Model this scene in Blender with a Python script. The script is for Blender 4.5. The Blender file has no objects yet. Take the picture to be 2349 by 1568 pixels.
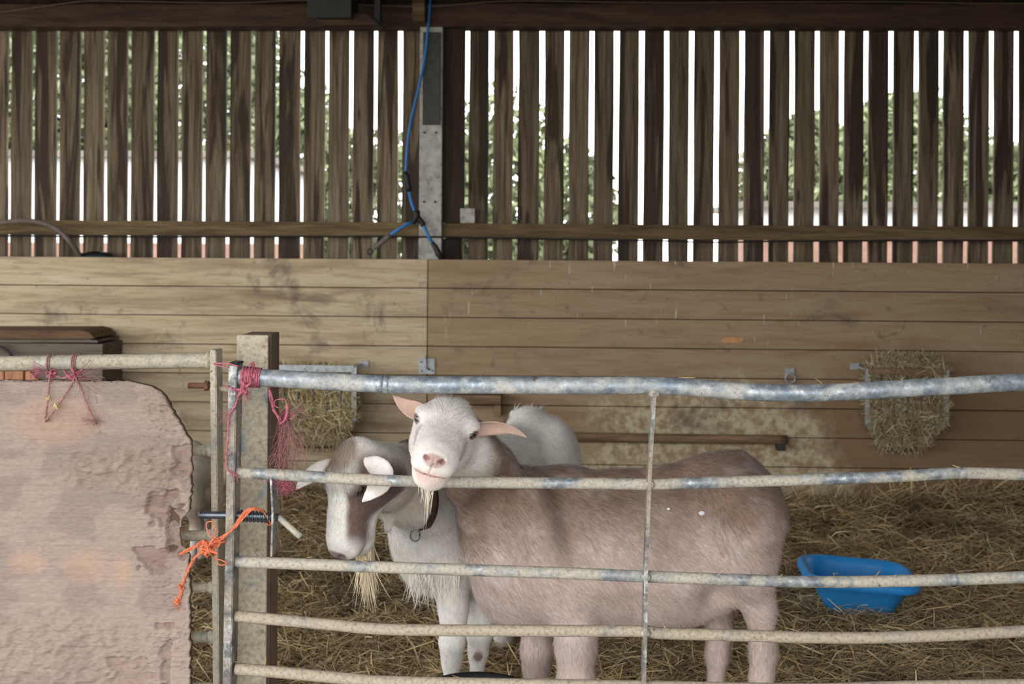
import bpy, bmesh, math, random
import numpy as np
from mathutils import Vector, Matrix
random.seed(7); RNG = np.random.default_rng(7)
SC = bpy.context.scene
COL = SC.collection

# ------------------------------------------------------------------ camera
F_PX, CX, CY, YH = 2600.0, 1174.5, 784.0, 560.0
CAM_Z = 1.30
YAW, ROLL = math.radians(1.9), math.radians(0.37)
cam_d = bpy.data.cameras.new('camera'); cam = bpy.data.objects.new('camera', cam_d); COL.objects.link(cam)
FWD = Vector((-math.sin(YAW), math.cos(YAW), 0)); RGT = Vector((math.cos(YAW), math.sin(YAW), 0)); UPV = Vector((0, 0, 1))
XC = RGT * math.cos(ROLL) + UPV * math.sin(ROLL); YC = -RGT * math.sin(ROLL) + UPV * math.cos(ROLL)
M = Matrix.Identity(4)
for i in range(3):
    M[i][0] = XC[i]; M[i][1] = YC[i]; M[i][2] = -FWD[i]
M[2][3] = CAM_Z
cam.matrix_world = M
cam_d.sensor_width = 36.0; cam_d.lens = F_PX * 36.0 / 2349.0
cam_d.shift_y = -(CY - YH) / 2349.0
cam_d.clip_start = 0.05; cam_d.clip_end = 300
cam_d.dof.use_dof = True; cam_d.dof.focus_distance = 2.42; cam_d.dof.aperture_fstop = 6.3
SC.camera = cam

def P(px, py, Y):
    """photo pixel -> world point on the plane y = Y"""
    u = (px - CX) / F_PX; v = -(py - YH) / F_PX
    d = XC * u + YC * v + FWD
    t = Y / d.y
    return Vector((d.x * t, Y, CAM_Z + d.z * t))

# ------------------------------------------------------------------ sky, openings, exposure
world = bpy.data.worlds.new('overcast_sky'); SC.world = world; world.use_nodes = True
wn = world.node_tree.nodes; wl = world.node_tree.links
bg = wn['Background']; bg.inputs['Color'].default_value = (0.97, 0.985, 1.0, 1); bg.inputs['Strength'].default_value = 5.4
SC.cycles.max_bounces = 6
SC.view_settings.view_transform = 'Standard'; SC.view_settings.look = 'None'
SC.view_settings.exposure = 0.1; SC.view_settings.gamma = 1.0; SC.view_settings.use_curve_mapping = False

def portal(name, loc, rot, sx, sy):
    """sampling guide for daylight entering an opening of the barn (gives off no light itself)"""
    l = bpy.data.lights.new(name, 'AREA'); l.shape = 'RECTANGLE'; l.size = sx; l.size_y = sy
    l.cycles.is_portal = True
    o = bpy.data.objects.new(name, l); o.location = loc; o.rotation_euler = rot; COL.objects.link(o)
ROOF_Y = -0.6                                  # the roof ends just behind the viewer: open-fronted barn
portal('front_opening_offscreen', (-2.25, ROOF_Y, 1.30), (math.radians(90), 0, 0), 7.5, 2.8)
portal('left_opening_offscreen', (-6.0, 2.7, 1.25), (math.radians(90), 0, math.radians(-90)), 6.4, 2.7)

# ------------------------------------------------------------------ helpers
def obj(name, verts, faces, mat=None, parent=None, smooth=False, col=None, loc=None):
    me = bpy.data.meshes.new(name)
    me.from_pydata([tuple(v) for v in verts], [], [tuple(f) for f in faces])
    return _fin(name, me, mat, parent, smooth, col, loc)

def _fin(name, me, mat, parent, smooth, col, loc=None):
    if smooth:
        me.polygons.foreach_set('use_smooth', np.ones(len(me.polygons), dtype=bool))
    if col is not None:
        a = me.color_attributes.new('col', 'FLOAT_COLOR', 'POINT')
        c = np.ones((len(me.vertices), 4), dtype=np.float32); c[:, :3] = col
        a.data.foreach_set('color', c.ravel())
    me.update()
    o = bpy.data.objects.new(name, me); COL.objects.link(o)
    if mat: me.materials.append(mat)
    if parent: o.parent = parent
    if loc is not None: o.location = loc
    return o

def np_mesh(name, V, Fq, mat, parent=None, smooth=False, col=None):
    """V (n,3), Fq (m,3|4) numpy arrays"""
    me = bpy.data.meshes.new(name)
    n, m, k = len(V), len(Fq), Fq.shape[1]
    me.vertices.add(n); me.vertices.foreach_set('co', np.asarray(V, np.float32).ravel())
    me.loops.add(m * k); me.loops.foreach_set('vertex_index', np.asarray(Fq, np.int32).ravel())
    me.polygons.add(m); me.polygons.foreach_set('loop_start', np.arange(m, dtype=np.int32) * k)
    me.update(calc_edges=True); me.validate()
    return _fin(name, me, mat, parent, smooth, col)

def empty(name, loc=(0, 0, 0)):
    o = bpy.data.objects.new(name, None); o.location = loc; o.empty_display_size = 0.1; COL.objects.link(o); return o

def tag(o, label, cat, group=None, kind=None):
    o['label'] = label; o['category'] = cat
    if group: o['group'] = group
    if kind: o['kind'] = kind
    return o

def struct(o, label=None, cat=None):
    o['kind'] = 'structure'
    if label: o['label'] = label
    if cat: o['category'] = cat
    return o

class MB:
    def __init__(s): s.v = []; s.f = []
    def add(s, v, f):
        b = len(s.v); s.v += [tuple(p) for p in v]; s.f += [tuple(b + i for i in q) for q in f]; return s
    def box(s, x0, x1, y0, y1, z0, z1, bev=0.0):
        if bev <= 0:
            v = [(x, y, z) for x in (x0, x1) for y in (y0, y1) for z in (z0, z1)]
            return s.add(v, [(0, 1, 3, 2), (4, 6, 7, 5), (0, 4, 5, 1), (2, 3, 7, 6), (0, 2, 6, 4), (1, 5, 7, 3)])
        bm = bmesh.new(); bmesh.ops.create_cube(bm, size=1.0)
        for q in bm.verts:
            q.co = Vector(((x0 + x1) / 2 + q.co.x * (x1 - x0), (y0 + y1) / 2 + q.co.y * (y1 - y0), (z0 + z1) / 2 + q.co.z * (z1 - z0)))
        bmesh.ops.bevel(bm, geom=bm.edges[:], offset=bev, segments=2, affect='EDGES', profile=0.6)
        bm.verts.index_update()
        s.add([q.co[:] for q in bm.verts], [[q.index for q in f.verts] for f in bm.faces]); bm.free(); return s
    def prism(s, poly, y0, y1):
        """closed outline of (x,z) points, extruded along y"""
        n = len(poly)
        v = [(x, y0, z) for x, z in poly] + [(x, y1, z) for x, z in poly]
        f = [tuple(range(n)), tuple(range(2 * n - 1, n - 1, -1))] + [(i, i + n, (i + 1) % n + n, (i + 1) % n) for i in range(n)]
        return s.add(v, f)
    def tube(s, pts, r, n=10, cap=True):
        pts = [Vector(p) for p in pts]; m = len(pts)
        rr = r if isinstance(r, (list, tuple)) else [r] * m
        nrm = None; rings = []
        for i, p in enumerate(pts):
            t = (pts[min(i + 1, m - 1)] - pts[max(i - 1, 0)])
            t = t.normalized() if t.length > 1e-9 else Vector((0, 0, 1))
            if nrm is None:
                a = Vector((0, 0, 1)) if abs(t.z) < 0.9 else Vector((1, 0, 0))
                nrm = (a - t * a.dot(t)).normalized()
            else:
                nrm = (nrm - t * nrm.dot(t)); nrm = nrm.normalized() if nrm.length > 1e-6 else t.orthogonal().normalized()
            b = t.cross(nrm)
            rings.append([p + (nrm * math.cos(k * 2 * math.pi / n) + b * math.sin(k * 2 * math.pi / n)) * rr[i] for k in range(n)])
        v = [q for ring in rings for q in ring]
        f = [(i * n + k, i * n + (k + 1) % n, (i + 1) * n + (k + 1) % n, (i + 1) * n + k) for i in range(m - 1) for k in range(n)]
        if cap: f += [tuple(range(n - 1, -1, -1)), tuple(range((m - 1) * n, m * n))]
        return s.add(v, f)
    def build(s, name, mat=None, parent=None, smooth=False, loc=None):
        v = s.v
        if loc is not None: v = [(a - loc[0], b - loc[1], c - loc[2]) for a, b, c in v]
        return obj(name, v, s.f, mat, parent, smooth, loc=loc)

def spline(pts, n=8):
    """Catmull-Rom through points"""
    pts = [Vector(p) for p in pts]; out = []
    for i in range(len(pts) - 1):
        p0 = pts[max(i - 1, 0)]; p1 = pts[i]; p2 = pts[i + 1]; p3 = pts[min(i + 2, len(pts) - 1)]
        for k in range(n):
            t = k / n
            out.append(0.5 * ((2 * p1) + (p2 - p0) * t + (2 * p0 - 5 * p1 + 4 * p2 - p3) * t * t + (3 * p1 - p0 - 3 * p2 + p3) * t ** 3))
    out.append(pts[-1]); return out

def vnoise(p, seed=0):
    """value noise, p (n,d) -> (n,) in 0..1"""
    p = np.asarray(p, np.float64); i = np.floor(p).astype(np.int64); f = p - i; f = f * f * (3 - 2 * f)
    d = p.shape[1]; out = np.zeros(len(p))
    for c in range(1 << d):
        h = np.full(len(p), seed * 374761393 + 668265263, np.int64); w = np.ones(len(p))
        for k in range(d):
            b = (c >> k) & 1
            h = (h ^ ((i[:, k] + b) * (73856093, 19349663, 83492791)[k])) * 1274126177 & 0x7fffffff
            h = h ^ (h >> 13)
            w = w * (f[:, k] if b else 1 - f[:, k])
        h = (h * 60493 + 19990303) & 0x7fffffff; h = h ^ (h >> 11)
        out += w * ((h & 0xffff) / 65535.0)
    return out
def fbm(p, octs=4, seed=0):
    p = np.asarray(p, np.float64); s = 0; a = 0.5; t = 0
    for o in range(octs):
        s = s + a * vnoise(p * (2 ** o) + 17.3 * o, seed + o); t += a; a *= 0.5
    return s / t
def sstep(a, b, x): 
    t = np.clip((x - a) / (b - a), 0, 1); return t * t * (3 - 2 * t)

# ------------------------------------------------------------------ materials
def srgb(r, g, b):
    f = lambda c: (c / 255) / 12.92 if c / 255 <= 0.04045 else ((c / 255 + 0.055) / 1.055) ** 2.4
    return (f(r), f(g), f(b), 1)

class NT:
    def __init__(s, name):
        s.m = bpy.data.materials.new(name); s.m.use_nodes = True
        s.t = s.m.node_tree; s.b = s.t.nodes['Principled BSDF']
        s.b.inputs['Roughness'].default_value = 0.8
        s.b.inputs['Specular IOR Level'].default_value = 0.25
    def n(s, typ, **kw):
        q = s.t.nodes.new(typ)
        for k, v in kw.items(): setattr(q, k, v)
        return q
    def l(s, a, b): s.t.links.new(a, b)
    def coord(s, which='Object', scale=(1, 1, 1), rnd=0.0):
        out = s.n('ShaderNodeNewGeometry').outputs['Position'] if which == 'Position' else s.n('ShaderNodeTexCoord').outputs[which]
        mp = s.n('ShaderNodeMapping'); mp.inputs['Scale'].default_value = scale
        s.l(out, mp.inputs['Vector'])
        if rnd:
            oi = s.n('ShaderNodeObjectInfo'); mu = s.n('ShaderNodeMath', operation='MULTIPLY'); mu.inputs[1].default_value = rnd
            s.l(oi.outputs['Random'], mu.inputs[0]); s.l(mu.outputs[0], mp.inputs['Location'])
        return mp.outputs['Vector']
    def noise(s, vec, scale=5, detail=5, rough=0.55, dist=0.0):
        q = s.n('ShaderNodeTexNoise'); q.inputs['Scale'].default_value = scale; q.inputs['Detail'].default_value = detail
        q.inputs['Roughness'].default_value = rough; q.inputs['Distortion'].default_value = dist
        s.l(vec, q.inputs['Vector']); return q.outputs['Fac']
    def ramp(s, fac, stops):
        q = s.n('ShaderNodeValToRGB'); e = q.color_ramp.elements
        while len(e) < len(stops): e.new(0.5)
        for k, (p, c) in enumerate(stops):
            e[k].position = p; e[k].color = c if len(c) == 4 else (*c, 1)
        s.l(fac, q.inputs['Fac']); return q.outputs['Color']
    def val(s, fac, lo, hi):
        q = s.n('ShaderNodeMapRange'); q.interpolation_type = 'SMOOTHSTEP'
        q.inputs['From Min'].default_value = lo; q.inputs['From Max'].default_value = hi
        s.l(fac, q.inputs['Value']); return q.outputs['Result']
    def mix(s, fac, a, b, mode='MIX'):
        q = s.n('ShaderNodeMix', data_type='RGBA', blend_type=mode)
        if isinstance(fac, float): q.inputs[0].default_value = fac
        else: s.l(fac, q.inputs[0])
        for k, x in ((6, a), (7, b)):
            if isinstance(x, tuple): q.inputs[k].default_value = x if len(x) == 4 else (*x, 1)
            else: s.l(x, q.inputs[k])
        return q.outputs[2]
    def math(s, op, a, b=0.0):
        q = s.n('ShaderNodeMath', operation=op)
        for k, x in ((0, a), (1, b)):
            if isinstance(x, (int, float)): q.inputs[k].default_value = x
            else: s.l(x, q.inputs[k])
        return q.outputs[0]
    def out(s, color=None, rough=None, metal=None, bump=None, bstr=0.3, bdist=0.01, spec=None):
        if color is not None:
            if isinstance(color, tuple): s.b.inputs['Base Color'].default_value = color
            else: s.l(color, s.b.inputs['Base Color'])
        for nm, v in (('Roughness', rough), ('Metallic', metal), ('Specular IOR Level', spec)):
            if v is None: continue
            if isinstance(v, (int, float)): s.b.inputs[nm].default_value = v
            else: s.l(v, s.b.inputs[nm])
        if bump is not None:
            q = s.n('ShaderNodeBump'); q.inputs['Strength'].default_value = bstr; q.inputs['Distance'].default_value = bdist
            s.l(bump, q.inputs['Height']); s.l(q.outputs['Normal'], s.b.inputs['Normal'])
        return s.m
    def sep(s, vec):
        q = s.n('ShaderNodeSeparateXYZ'); s.l(vec, q.inputs[0]); return q.outputs

def wood(name, c_light, c_mid, c_dark, grain=(1.2, 14, 14), tint=0.25, bstr=0.35, rough=0.8, knots=True):
    m = NT(name); v = m.coord('Object', grain, rnd=37.0)
    a = m.noise(v, 2.2, 8, 0.6, 0.6); b = m.noise(v, 9.0, 4, 0.6)
    c = m.ramp(a, [(0.28, c_dark), (0.5, c_mid), (0.72, c_light)])
    c = m.mix(m.math('MULTIPLY', m.val(b, 0.45, 0.75), 0.6), c, c_dark)
    if knots:
        g = [x ** 0.5 for x in grain]
        vo = m.n('ShaderNodeTexVoronoi'); vo.inputs['Scale'].default_value = 1.7
        m.l(m.coord('Object', (g[0], g[1], g[2]), rnd=11.0), vo.inputs['Vector'])
        c = m.mix(m.val(vo.outputs['Distance'], 0.10, 0.03), c, c_dark)
    oi = m.n('ShaderNodeObjectInfo')
    k = m.val(oi.outputs['Random'], 0.0, 1.0)
    tintc = m.ramp(k, [(0.0, (1 - tint, 1 - tint, 1 - tint, 1)), (1.0, (1, 1, 1, 1))])
    c = m.mix(1.0, c, tintc, 'MULTIPLY')
    return m, c, a, rough, bstr

def attr_mat(name, rough=0.9, spec=0.15, sheen=0.0, bump_scale=None, bstr=0.2, bdist=0.003, tr=0.0):
    m = NT(name); q = m.n('ShaderNodeAttribute'); q.attribute_name = 'col'
    c = q.outputs['Color']; b = None
    if bump_scale:
        b = m.noise(m.coord('Object', bump_scale), 1.0, 5, 0.6)
        c = m.mix(m.val(b, 0.35, 0.7), m.mix(1.0, c, (0.86, 0.84, 0.83), 'MULTIPLY'), c)
    m.out(c, rough, None, b, bstr, bdist, spec)
    if sheen: m.b.inputs['Sheen Weight'].default_value = sheen
    return m.m

def plain(name, col, rough=0.7, metal=0.0, var=0.25, scale=30, bstr=0.15, spec=0.3):
    m = NT(name); v = m.coord('Object'); a = m.noise(v, scale, 5, 0.6)
    dark = tuple(c * (1 - var) for c in col[:3])
    return m.out(m.mix(m.val(a, 0.35, 0.65), dark, tuple(col[:3])), rough, metal, a, bstr, 0.002, spec)
# ------------------------------------------------------------------ barn shell
Y_W = 5.70            # inner face of the plank wall
Y_BD = 5.875          # inner face of the spaced vertical boards

def mat_planks():
    m, c, a, r, bs = wood('wall_plank_wood', srgb(202, 186, 158), srgb(188, 168, 138), srgb(144, 122, 96), (0.8, 1.0, 8), 0.24)
    pos = m.n('ShaderNodeNewGeometry').outputs['Position']; x, y, z = m.sep(pos)
    wob = m.noise(pos, 2.4, 6, 0.6); w = m.math('MULTIPLY', m.math('SUBTRACT', wob, 0.5), 0.9)
    wx = m.math('ADD', x, w); wz = m.math('ADD', z, m.math('MULTIPLY', w, 0.7))
    # greasy brown rubbing stain round the right hay rack
    k = m.math('MULTIPLY', m.val(wx, 1.30, 1.50), m.val(wz, 0.85, 0.55))
    c = m.mix(m.math('MULTIPLY', k, 0.72), c, srgb(92, 66, 48))
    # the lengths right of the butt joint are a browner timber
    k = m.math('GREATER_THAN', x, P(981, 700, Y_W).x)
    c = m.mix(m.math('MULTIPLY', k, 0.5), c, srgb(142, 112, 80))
    # worn pale lime-washed stretch behind the goats
    k = m.math('MULTIPLY', m.val(wx, 0.10, 0.35), m.val(wx, 1.55, 1.38)); k = m.math('MULTIPLY', k, m.val(wz, 0.62, 0.48))
    wash = m.mix(m.val(m.noise(pos, 22, 5, 0.7), 0.35, 0.62), srgb(146, 124, 94), srgb(200, 188, 156))
    c = m.mix(m.math('MULTIPLY', k, 0.8), c, wash)
    # blotchy dark spots
    k = m.val(m.noise(pos, 3.1, 7, 0.65, 0.4), 0.56, 0.70); c = m.mix(m.math('MULTIPLY', k, 0.7), c, srgb(92, 80, 74))
    k = m.val(m.noise(pos, 11, 6, 0.7, 0.4), 0.60, 0.70); c = m.mix(m.math('MULTIPLY', k, 0.5), c, srgb(88, 72, 58))
    # bird-lime drips on the upper courses
    v = m.coord('Position', (70, 1, 7)); d = m.val(m.noise(v, 1.0, 2, 0.5), 0.70, 0.76)
    d = m.math('MULTIPLY', d, m.val(z, 0.72, 0.98)); d = m.math('MULTIPLY', d, m.val(x, -0.9, -0.4))
    c = m.mix(m.math('MULTIPLY', d, 0.65), c, srgb(205, 200, 188))
    return m.out(c, r, None, a, bs, 0.006)
def mat_boards():
    m, c, a, r, bs = wood('spaced_board_wood', srgb(148, 132, 110), srgb(116, 100, 80), srgb(64, 51, 40), (22, 1.0, 0.9), 0.28, knots=True)
    v = m.coord('Object', (13, 1, 0.9), rnd=53.0); k = m.noise(v, 1.0, 3, 0.5, 0.8)
    c = m.mix(m.math('MULTIPLY', m.val(k, 0.50, 0.58), 0.85), c, srgb(50, 38, 30))
    return m.out(c, r, None, a, bs, 0.005)
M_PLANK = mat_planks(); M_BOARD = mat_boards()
def wmat(name, l, mi, d, grain, tint=0.2, bs=0.35):
    m, c, a, r, b = wood(name, l, mi, d, grain, tint); return m.out(c, r, None, a, bs, 0.005)
M_BEAM = wmat('dark_beam_wood', srgb(98, 74, 56), srgb(78, 58, 44), srgb(44, 33, 26), (1, 10, 10))
M_RAILW = wmat('rail_timber', srgb(136, 116, 82), srgb(110, 90, 62), srgb(62, 50, 36), (1, 12, 12))
M_DARKPOST = wmat('dark_post_wood', srgb(74, 58, 46), srgb(56, 44, 36), srgb(34, 27, 23), (10, 10, 1))
M_BARW = wmat('batten_wood', srgb(166, 138, 104), srgb(132, 106, 80), srgb(80, 62, 48), (1, 10, 10))
M_ROOF = plain('roof_sheet', srgb(120, 116, 108), 0.8, 0.0, 0.3, 4)
M_CONC = plain('yard_concrete', srgb(150, 145, 135), 0.9, 0.0, 0.25, 9)

# floor (concrete under the bedding), ceiling, side wall
fl = MB().box(-6.0, 6.0, -1.8, 5.74, -0.12, -0.02).build('floor', M_CONC); struct(fl, 'concrete barn floor under the straw', 'floor')
ground = MB().box(-40, 40, -40, 60, -0.5, -0.14).build('ground', plain('yard_ground', srgb(140, 136, 124), 0.95, 0, 0.3, 1.5)); struct(ground, 'pale open yard around the barn', 'ground')
RZ0, RZ1 = 2.62, 2.80
def roof_z(y): return RZ0 + (6.2 - y) / 8.0 * (RZ1 - RZ0)
ceil = empty('ceiling', (0, 2, 2.7)); struct(ceil, 'corrugated barn roof sheeting', 'ceiling')
def sheet(x0, x1, y0, y1):
    n = max(6, int((x1 - x0) / 0.035)); v = []; f = []
    for th in (0.0, 0.012):
        for y in (y0, y1):
            for i in range(n + 1):
                x = x0 + (x1 - x0) * i / n; v.append((x, y, roof_z(y) + 0.016 * math.cos(x * 2 * math.pi / 0.14) + th))
    m = n + 1
    for i in range(n): f += [(i, i + 1, m + i + 1, m + i), (2 * m + i, 3 * m + i, 3 * m + i + 1, 2 * m + i + 1)]
    o = obj('roof_sheet', v, f, M_ROOF, ceil, True); o.location = -Vector(ceil.location)
xs = [-6.2, -4.6, -3.1, -1.5, -0.3, 0.9, 1.6, 3.0, 4.6, 6.2]
for a_, b_ in zip(xs[:-1], xs[1:]): sheet(a_, b_, ROOF_Y, 6.3)
for y in (5.2, 3.4, 1.5, -0.45):
    z = roof_z(y) - 0.02
    o = MB().box(-6.0, 6.0, y - 0.035, y + 0.035, z - 0.12, z, 0.004).build('purlin', M_BEAM, ceil); o.location = -Vector(ceil.location)
wf = MB().box(1.5, 6.0, ROOF_Y - .1, ROOF_Y, -0.1, 2.76).build('shade_wall', M_BOARD); struct(wf, 'added boarded wall behind the viewer, blocking daylight', 'wall')  # unseen wall added to keep daylight off the right side
wr = MB().box(6.0, 6.1, -1.8, 6.2, -0.1, 3.4).build('wall_right', M_BOARD); struct(wr, 'dark boarded end wall of the barn', 'wall')

# back wall: horizontal planks, two lengths per course, each its own piece
wall = empty('wall_back', (0, Y_W, 0)); struct(wall, 'barn back wall of horizontal planks below spaced upright boards', 'wall')
XJ = P(981, 700, Y_W).x; Z_TOP = P(981, 594, Y_W).z; RH = 0.1465
def plank_mesh(w):
    mb = MB(); h = RH / 2 - 0.0018
    mb.box(-w / 2, w / 2, 0, 0.042, -h, h, 0.004); return mb
WL, WR = XJ + 4.9, 5.9 - XJ
pl = {}
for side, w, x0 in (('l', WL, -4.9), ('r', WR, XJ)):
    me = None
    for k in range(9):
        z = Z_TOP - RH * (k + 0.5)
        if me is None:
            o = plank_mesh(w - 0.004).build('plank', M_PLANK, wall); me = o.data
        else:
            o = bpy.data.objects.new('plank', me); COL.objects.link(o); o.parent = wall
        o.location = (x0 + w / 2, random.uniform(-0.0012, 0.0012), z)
# upright boards between the daylight gaps
gaps = [-33, 23, 78, 134, 189, 244, 298, 358, 414, 470, 525, 581, 637, 695, 751, 807, 863, 919, 971, 1022,
        1074, 1130, 1187, 1247, 1304, 1361, 1418, 1475, 1533, 1590, 1648, 1706, 1763, 1821, 1879, 1935, 1991, 2048, 2106, 2163, 2221, 2279, 2336, 2394]
gx = [P(g - (2 if g < 1000 else 4), 280, Y_BD).x for g in gaps]
pitch = gx[1] - gx[0]
for k in range(6): gx.insert(0, gx[0] - pitch)
for k in range(6): gx.append(gx[-1] + pitch)
BZ0, BZ1 = 0.9, 2.62
for k in range(len(gx) - 1):
    g = 0.0225 if gx[k] < -0.9 else 0.027
    w = gx[k + 1] - gx[k] - g; x = (gx[k] + gx[k + 1]) / 2
    n = 9; front = []; rndp = random.random() * 99
    mb = MB(); vs = []
    for i in range(n):                                     # slightly waney sawn edges
        t = i / (n - 1); z = BZ0 + (BZ1 - BZ0) * t - 1.7
        a = (vnoise([[t * 5 + rndp, 1.0]])[0] - .5) * 0.005; b = (vnoise([[t * 5 + rndp, 9.0]])[0] - .5) * 0.005
        vs += [(-w / 2 + a, 0, z), (w / 2 + b, 0, z), (w / 2 + b, 0.02, z), (-w / 2 + a, 0.02, z)]
    fs = [(0, 1, 2, 3), tuple((n - 1) * 4 + q for q in (3, 2, 1, 0))]
    for i in range(n - 1):
        for q in range(4): fs.append((i * 4 + q, (i + 1) * 4 + q, (i + 1) * 4 + (q + 1) % 4, i * 4 + (q + 1) % 4))
    o = mb.add(vs, fs).build('board', M_BOARD, wall)
    o.location = (x, Y_BD - Y_W + random.uniform(-.002, .002), 1.7)
# hidden strip added behind the planks to block daylight through the joints
MB().box(-4.9, 5.9, 0.0435, 0.0495, -0.1, Z_TOP - 0.02).build('backing', M_DARKPOST, wall)

# horizontal rail, wall plate, cable
z0 = P(1180, 547, 5.82).z; z1 = P(1180, 513, 5.82).z
t = MB().box(-4.9, P(961, 530, 5.82).x, 5.80, 5.873, z0 + .004, z1 + .004, 0.004).build('trim_1', M_RAILW); struct(t, 'timber rail across the upright boards, left of the pale post', 'rail')
t = MB().box(P(1014, 530, 5.82).x, 5.9, 5.80, 5.873, z0, z1, 0.004).build('trim_2', M_RAILW); struct(t, 'timber rail across the upright boards, right of the pale post', 'rail')
zb = P(1180, 61, 5.74).z; zt = P(1180, 8, 5.74).z
t = MB().box(-4.9, 5.9, 5.74, 5.87, zb, zt, 0.004).build('trim_3', M_BEAM); struct(t, 'dark timber wall plate above the upright boards', 'beam')
t = MB().box(-4.9, 5.9, 5.78, 5.88, zt + .002, 2.66).build('trim_4', M_DARKPOST); struct(t, 'dark timber packing under the roof edge', 'beam')
M_CABLE = plain('black_cable', (0.012, 0.012, 0.012, 1), 0.6)
pts = spline([P(x, y, 5.735) for x, y in ((-150, 545), (0, 541), (300, 543), (700, 542), (985, 543), (1250, 548), (1500, 552), (1650, 556), (1800, 553), (2349, 551), (2500, 551))], 6)
tag(MB().tube(pts, 0.0042, 6).build('electric_cable', M_CABLE, None, True), 'thin black cable slung along the underside of the rail', 'cable')
M_WIRE = plain('dull_wire', srgb(110, 98, 84), 0.6)
pts = spline([P(x, y, 5.73) for x, y in ((-100, 34), (0, 28), (90, 16), (180, 4), (240, 2), (450, 6), (560, 6), (700, 1), (850, 12), (1000, 14), (1180, 2), (1500, 6), (2000, 4), (2200, 7), (2349, 8), (2450, 10))], 6)
tag(MB().tube(pts, 0.0035, 6).build('wire', M_WIRE, None, True), 'thin dull wire sagging along the top of the wall plate', 'wire')

# pale post with steel strap + dark timber beside it
M_PALE = None
def mat_pale():
    m = NT('pale_post'); v = m.coord('Object'); a = m.noise(v, 26, 6, 0.65); b = m.noise(v, 7, 5, 0.6)
    c = m.ramp(a, [(0.3, srgb(128, 124, 116)), (0.5, srgb(176, 172, 164)), (0.7, srgb(196, 192, 186))])
    c = m.mix(m.math('MULTIPLY', m.val(b, 0.55, 0.7), 0.4), c, srgb(120, 112, 102)); return m.out(c, 0.9, None, a, 0.25, 0.004)
M_PALE = mat_pale()
xa, xb = P(961, 450, 5.75).x, P(1013, 450, 5.75).x
post = empty('roof_post', ((xa + xb) / 2, 5.76, 0)); tag(post, 'pale grey upright post with a dark strap, standing behind the plank wall', 'post')
def sub(parent, mb, name, mat, smooth=False):
    o = mb.build(name, mat, None, smooth); o.parent = parent; o.location = -Vector(parent.location); return o
sub(post, MB().box(xa, xb, 5.752, 5.868, 0.0, 2.44, 0.004), 'shaft', M_PALE)
M_STRAP = plain('dark_steel_strap', srgb(70, 68, 64), 0.55, 0.5)
zs0, zs1 = P(990, 286, 5.74).z, 2.374
sub(post, MB().box(P(970, 200, 5.74).x, P(1010, 200, 5.74).x, 5.738, 5.752, zs0, zs1, 0.002), 'strap', M_STRAP)
for px, py in ((973, 304), (1000, 304), (973, 463), (998, 463)):
    c = P(px, py, 5.75)
    sub(post, MB().tube([c + Vector((0, -.006, 0)), c + Vector((0, .004, 0))], 0.006, 8), 'bolt', M_STRAP)
xc = P(1064, 450, 5.80).x
dp = MB().box(xb + 0.003, xc, 5.80, 5.87, z1 + 0.002, 2.44, 0.004).build('timber_upright', M_DARKPOST); tag(dp, 'dark timber upright fixed tight beside the pale post', 'post')
dp = MB().box(xb + 0.003, xc - 0.03, 5.81, 5.87, 0.9, z0 - 0.002, 0.004).build('timber_upright', M_DARKPOST); tag(dp, 'short dark timber offcut below the rail beside the pale post', 'post')
br = MB().box(P(948, 30, 5.70).x, P(976, 30, 5.70).x, 5.66, 5.738, P(960, 52, 5.7).z, 2.60, 0.003).build('roof_strut', M_RAILW); tag(br, 'tan timber strut end above the pale post', 'strut')

# tin block on the rail, dark box at the roof
o = MB().box(P(1056, 490, 5.81).x, P(1090, 490, 5.81).x, 5.79, 5.85, z1 + 0.001, P(1070, 478, 5.81).z, 0.004).build('concrete_block', M_PALE); tag(o, 'small grey block standing on the rail beside the dark timber upright', 'block')
M_DKBOX = plain('dark_box_metal', srgb(56, 54, 52), 0.6, 0.2)
fix = empty('roof_box', P(780, 30, 5.45)); tag(fix, 'dark metal box hung under the roof edge with a slanted bracket', 'box')
sub(fix, MB().box(P(705, 30, 5.4).x, P(806, 30, 5.4).x, 5.40, 5.60, P(760, 40, 5.4).z, 2.62, 0.006), 'body', M_DKBOX)
a, b = P(806, 32, 5.45), P(868, 40, 5.45)
sub(fix, MB().prism([(a.x, a.z), (P(840, 32, 5.45).x, a.z), (P(868, 55, 5.45).x, P(868, 56, 5.45).z), (P(735, 56, 5.45).x, P(735, 58, 5.45).z), (P(720, 42, 5.45).x, P(720, 42, 5.45).z)], 5.45, 5.56), 'bracket', M_BEAM)
sub(fix, MB().box(P(858, 30, 5.5).x, P(872, 30, 5.5).x, 5.50, 5.56, P(865, 62, 5.5).z, 2.62, 0.003), 'hanger', M_DKBOX)

# ------------------------------------------------------------------ outside, seen through the gaps
M_WHITE = plain('pale_render', srgb(225, 225, 226), 0.9, 0, 0.06, 3)
M_ORBR = plain('orange_brick', srgb(150, 118, 104), 0.9, 0, 0.2, 14)
def shed(name, x0, x1, y0, y1, h, base_h, label):
    e = empty(name, ((x0 + x1) / 2, (y0 + y1) / 2, -0.14)); tag(e, label, 'building')
    sub(e, MB().box(x0, x1, y0, y1, base_h, h), 'wall', M_WHITE)
    sub(e, MB().box(x0 - .04, x1 + .04, y0 - .04, y1 + .04, -0.14, base_h), 'plinth', M_ORBR)
    sub(e, MB().box(x0 - .15, x1 + .15, y0 - .15, y1 + .15, h, h + .06), 'roof', M_ROOF)
shed('outbuilding', P(-700, 400, 11).x, P(560, 400, 11).x, 11, 14, P(200, 362, 11).z, P(100, 556, 11).z, 'tall pale rendered outbuilding beyond the boards')
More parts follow.
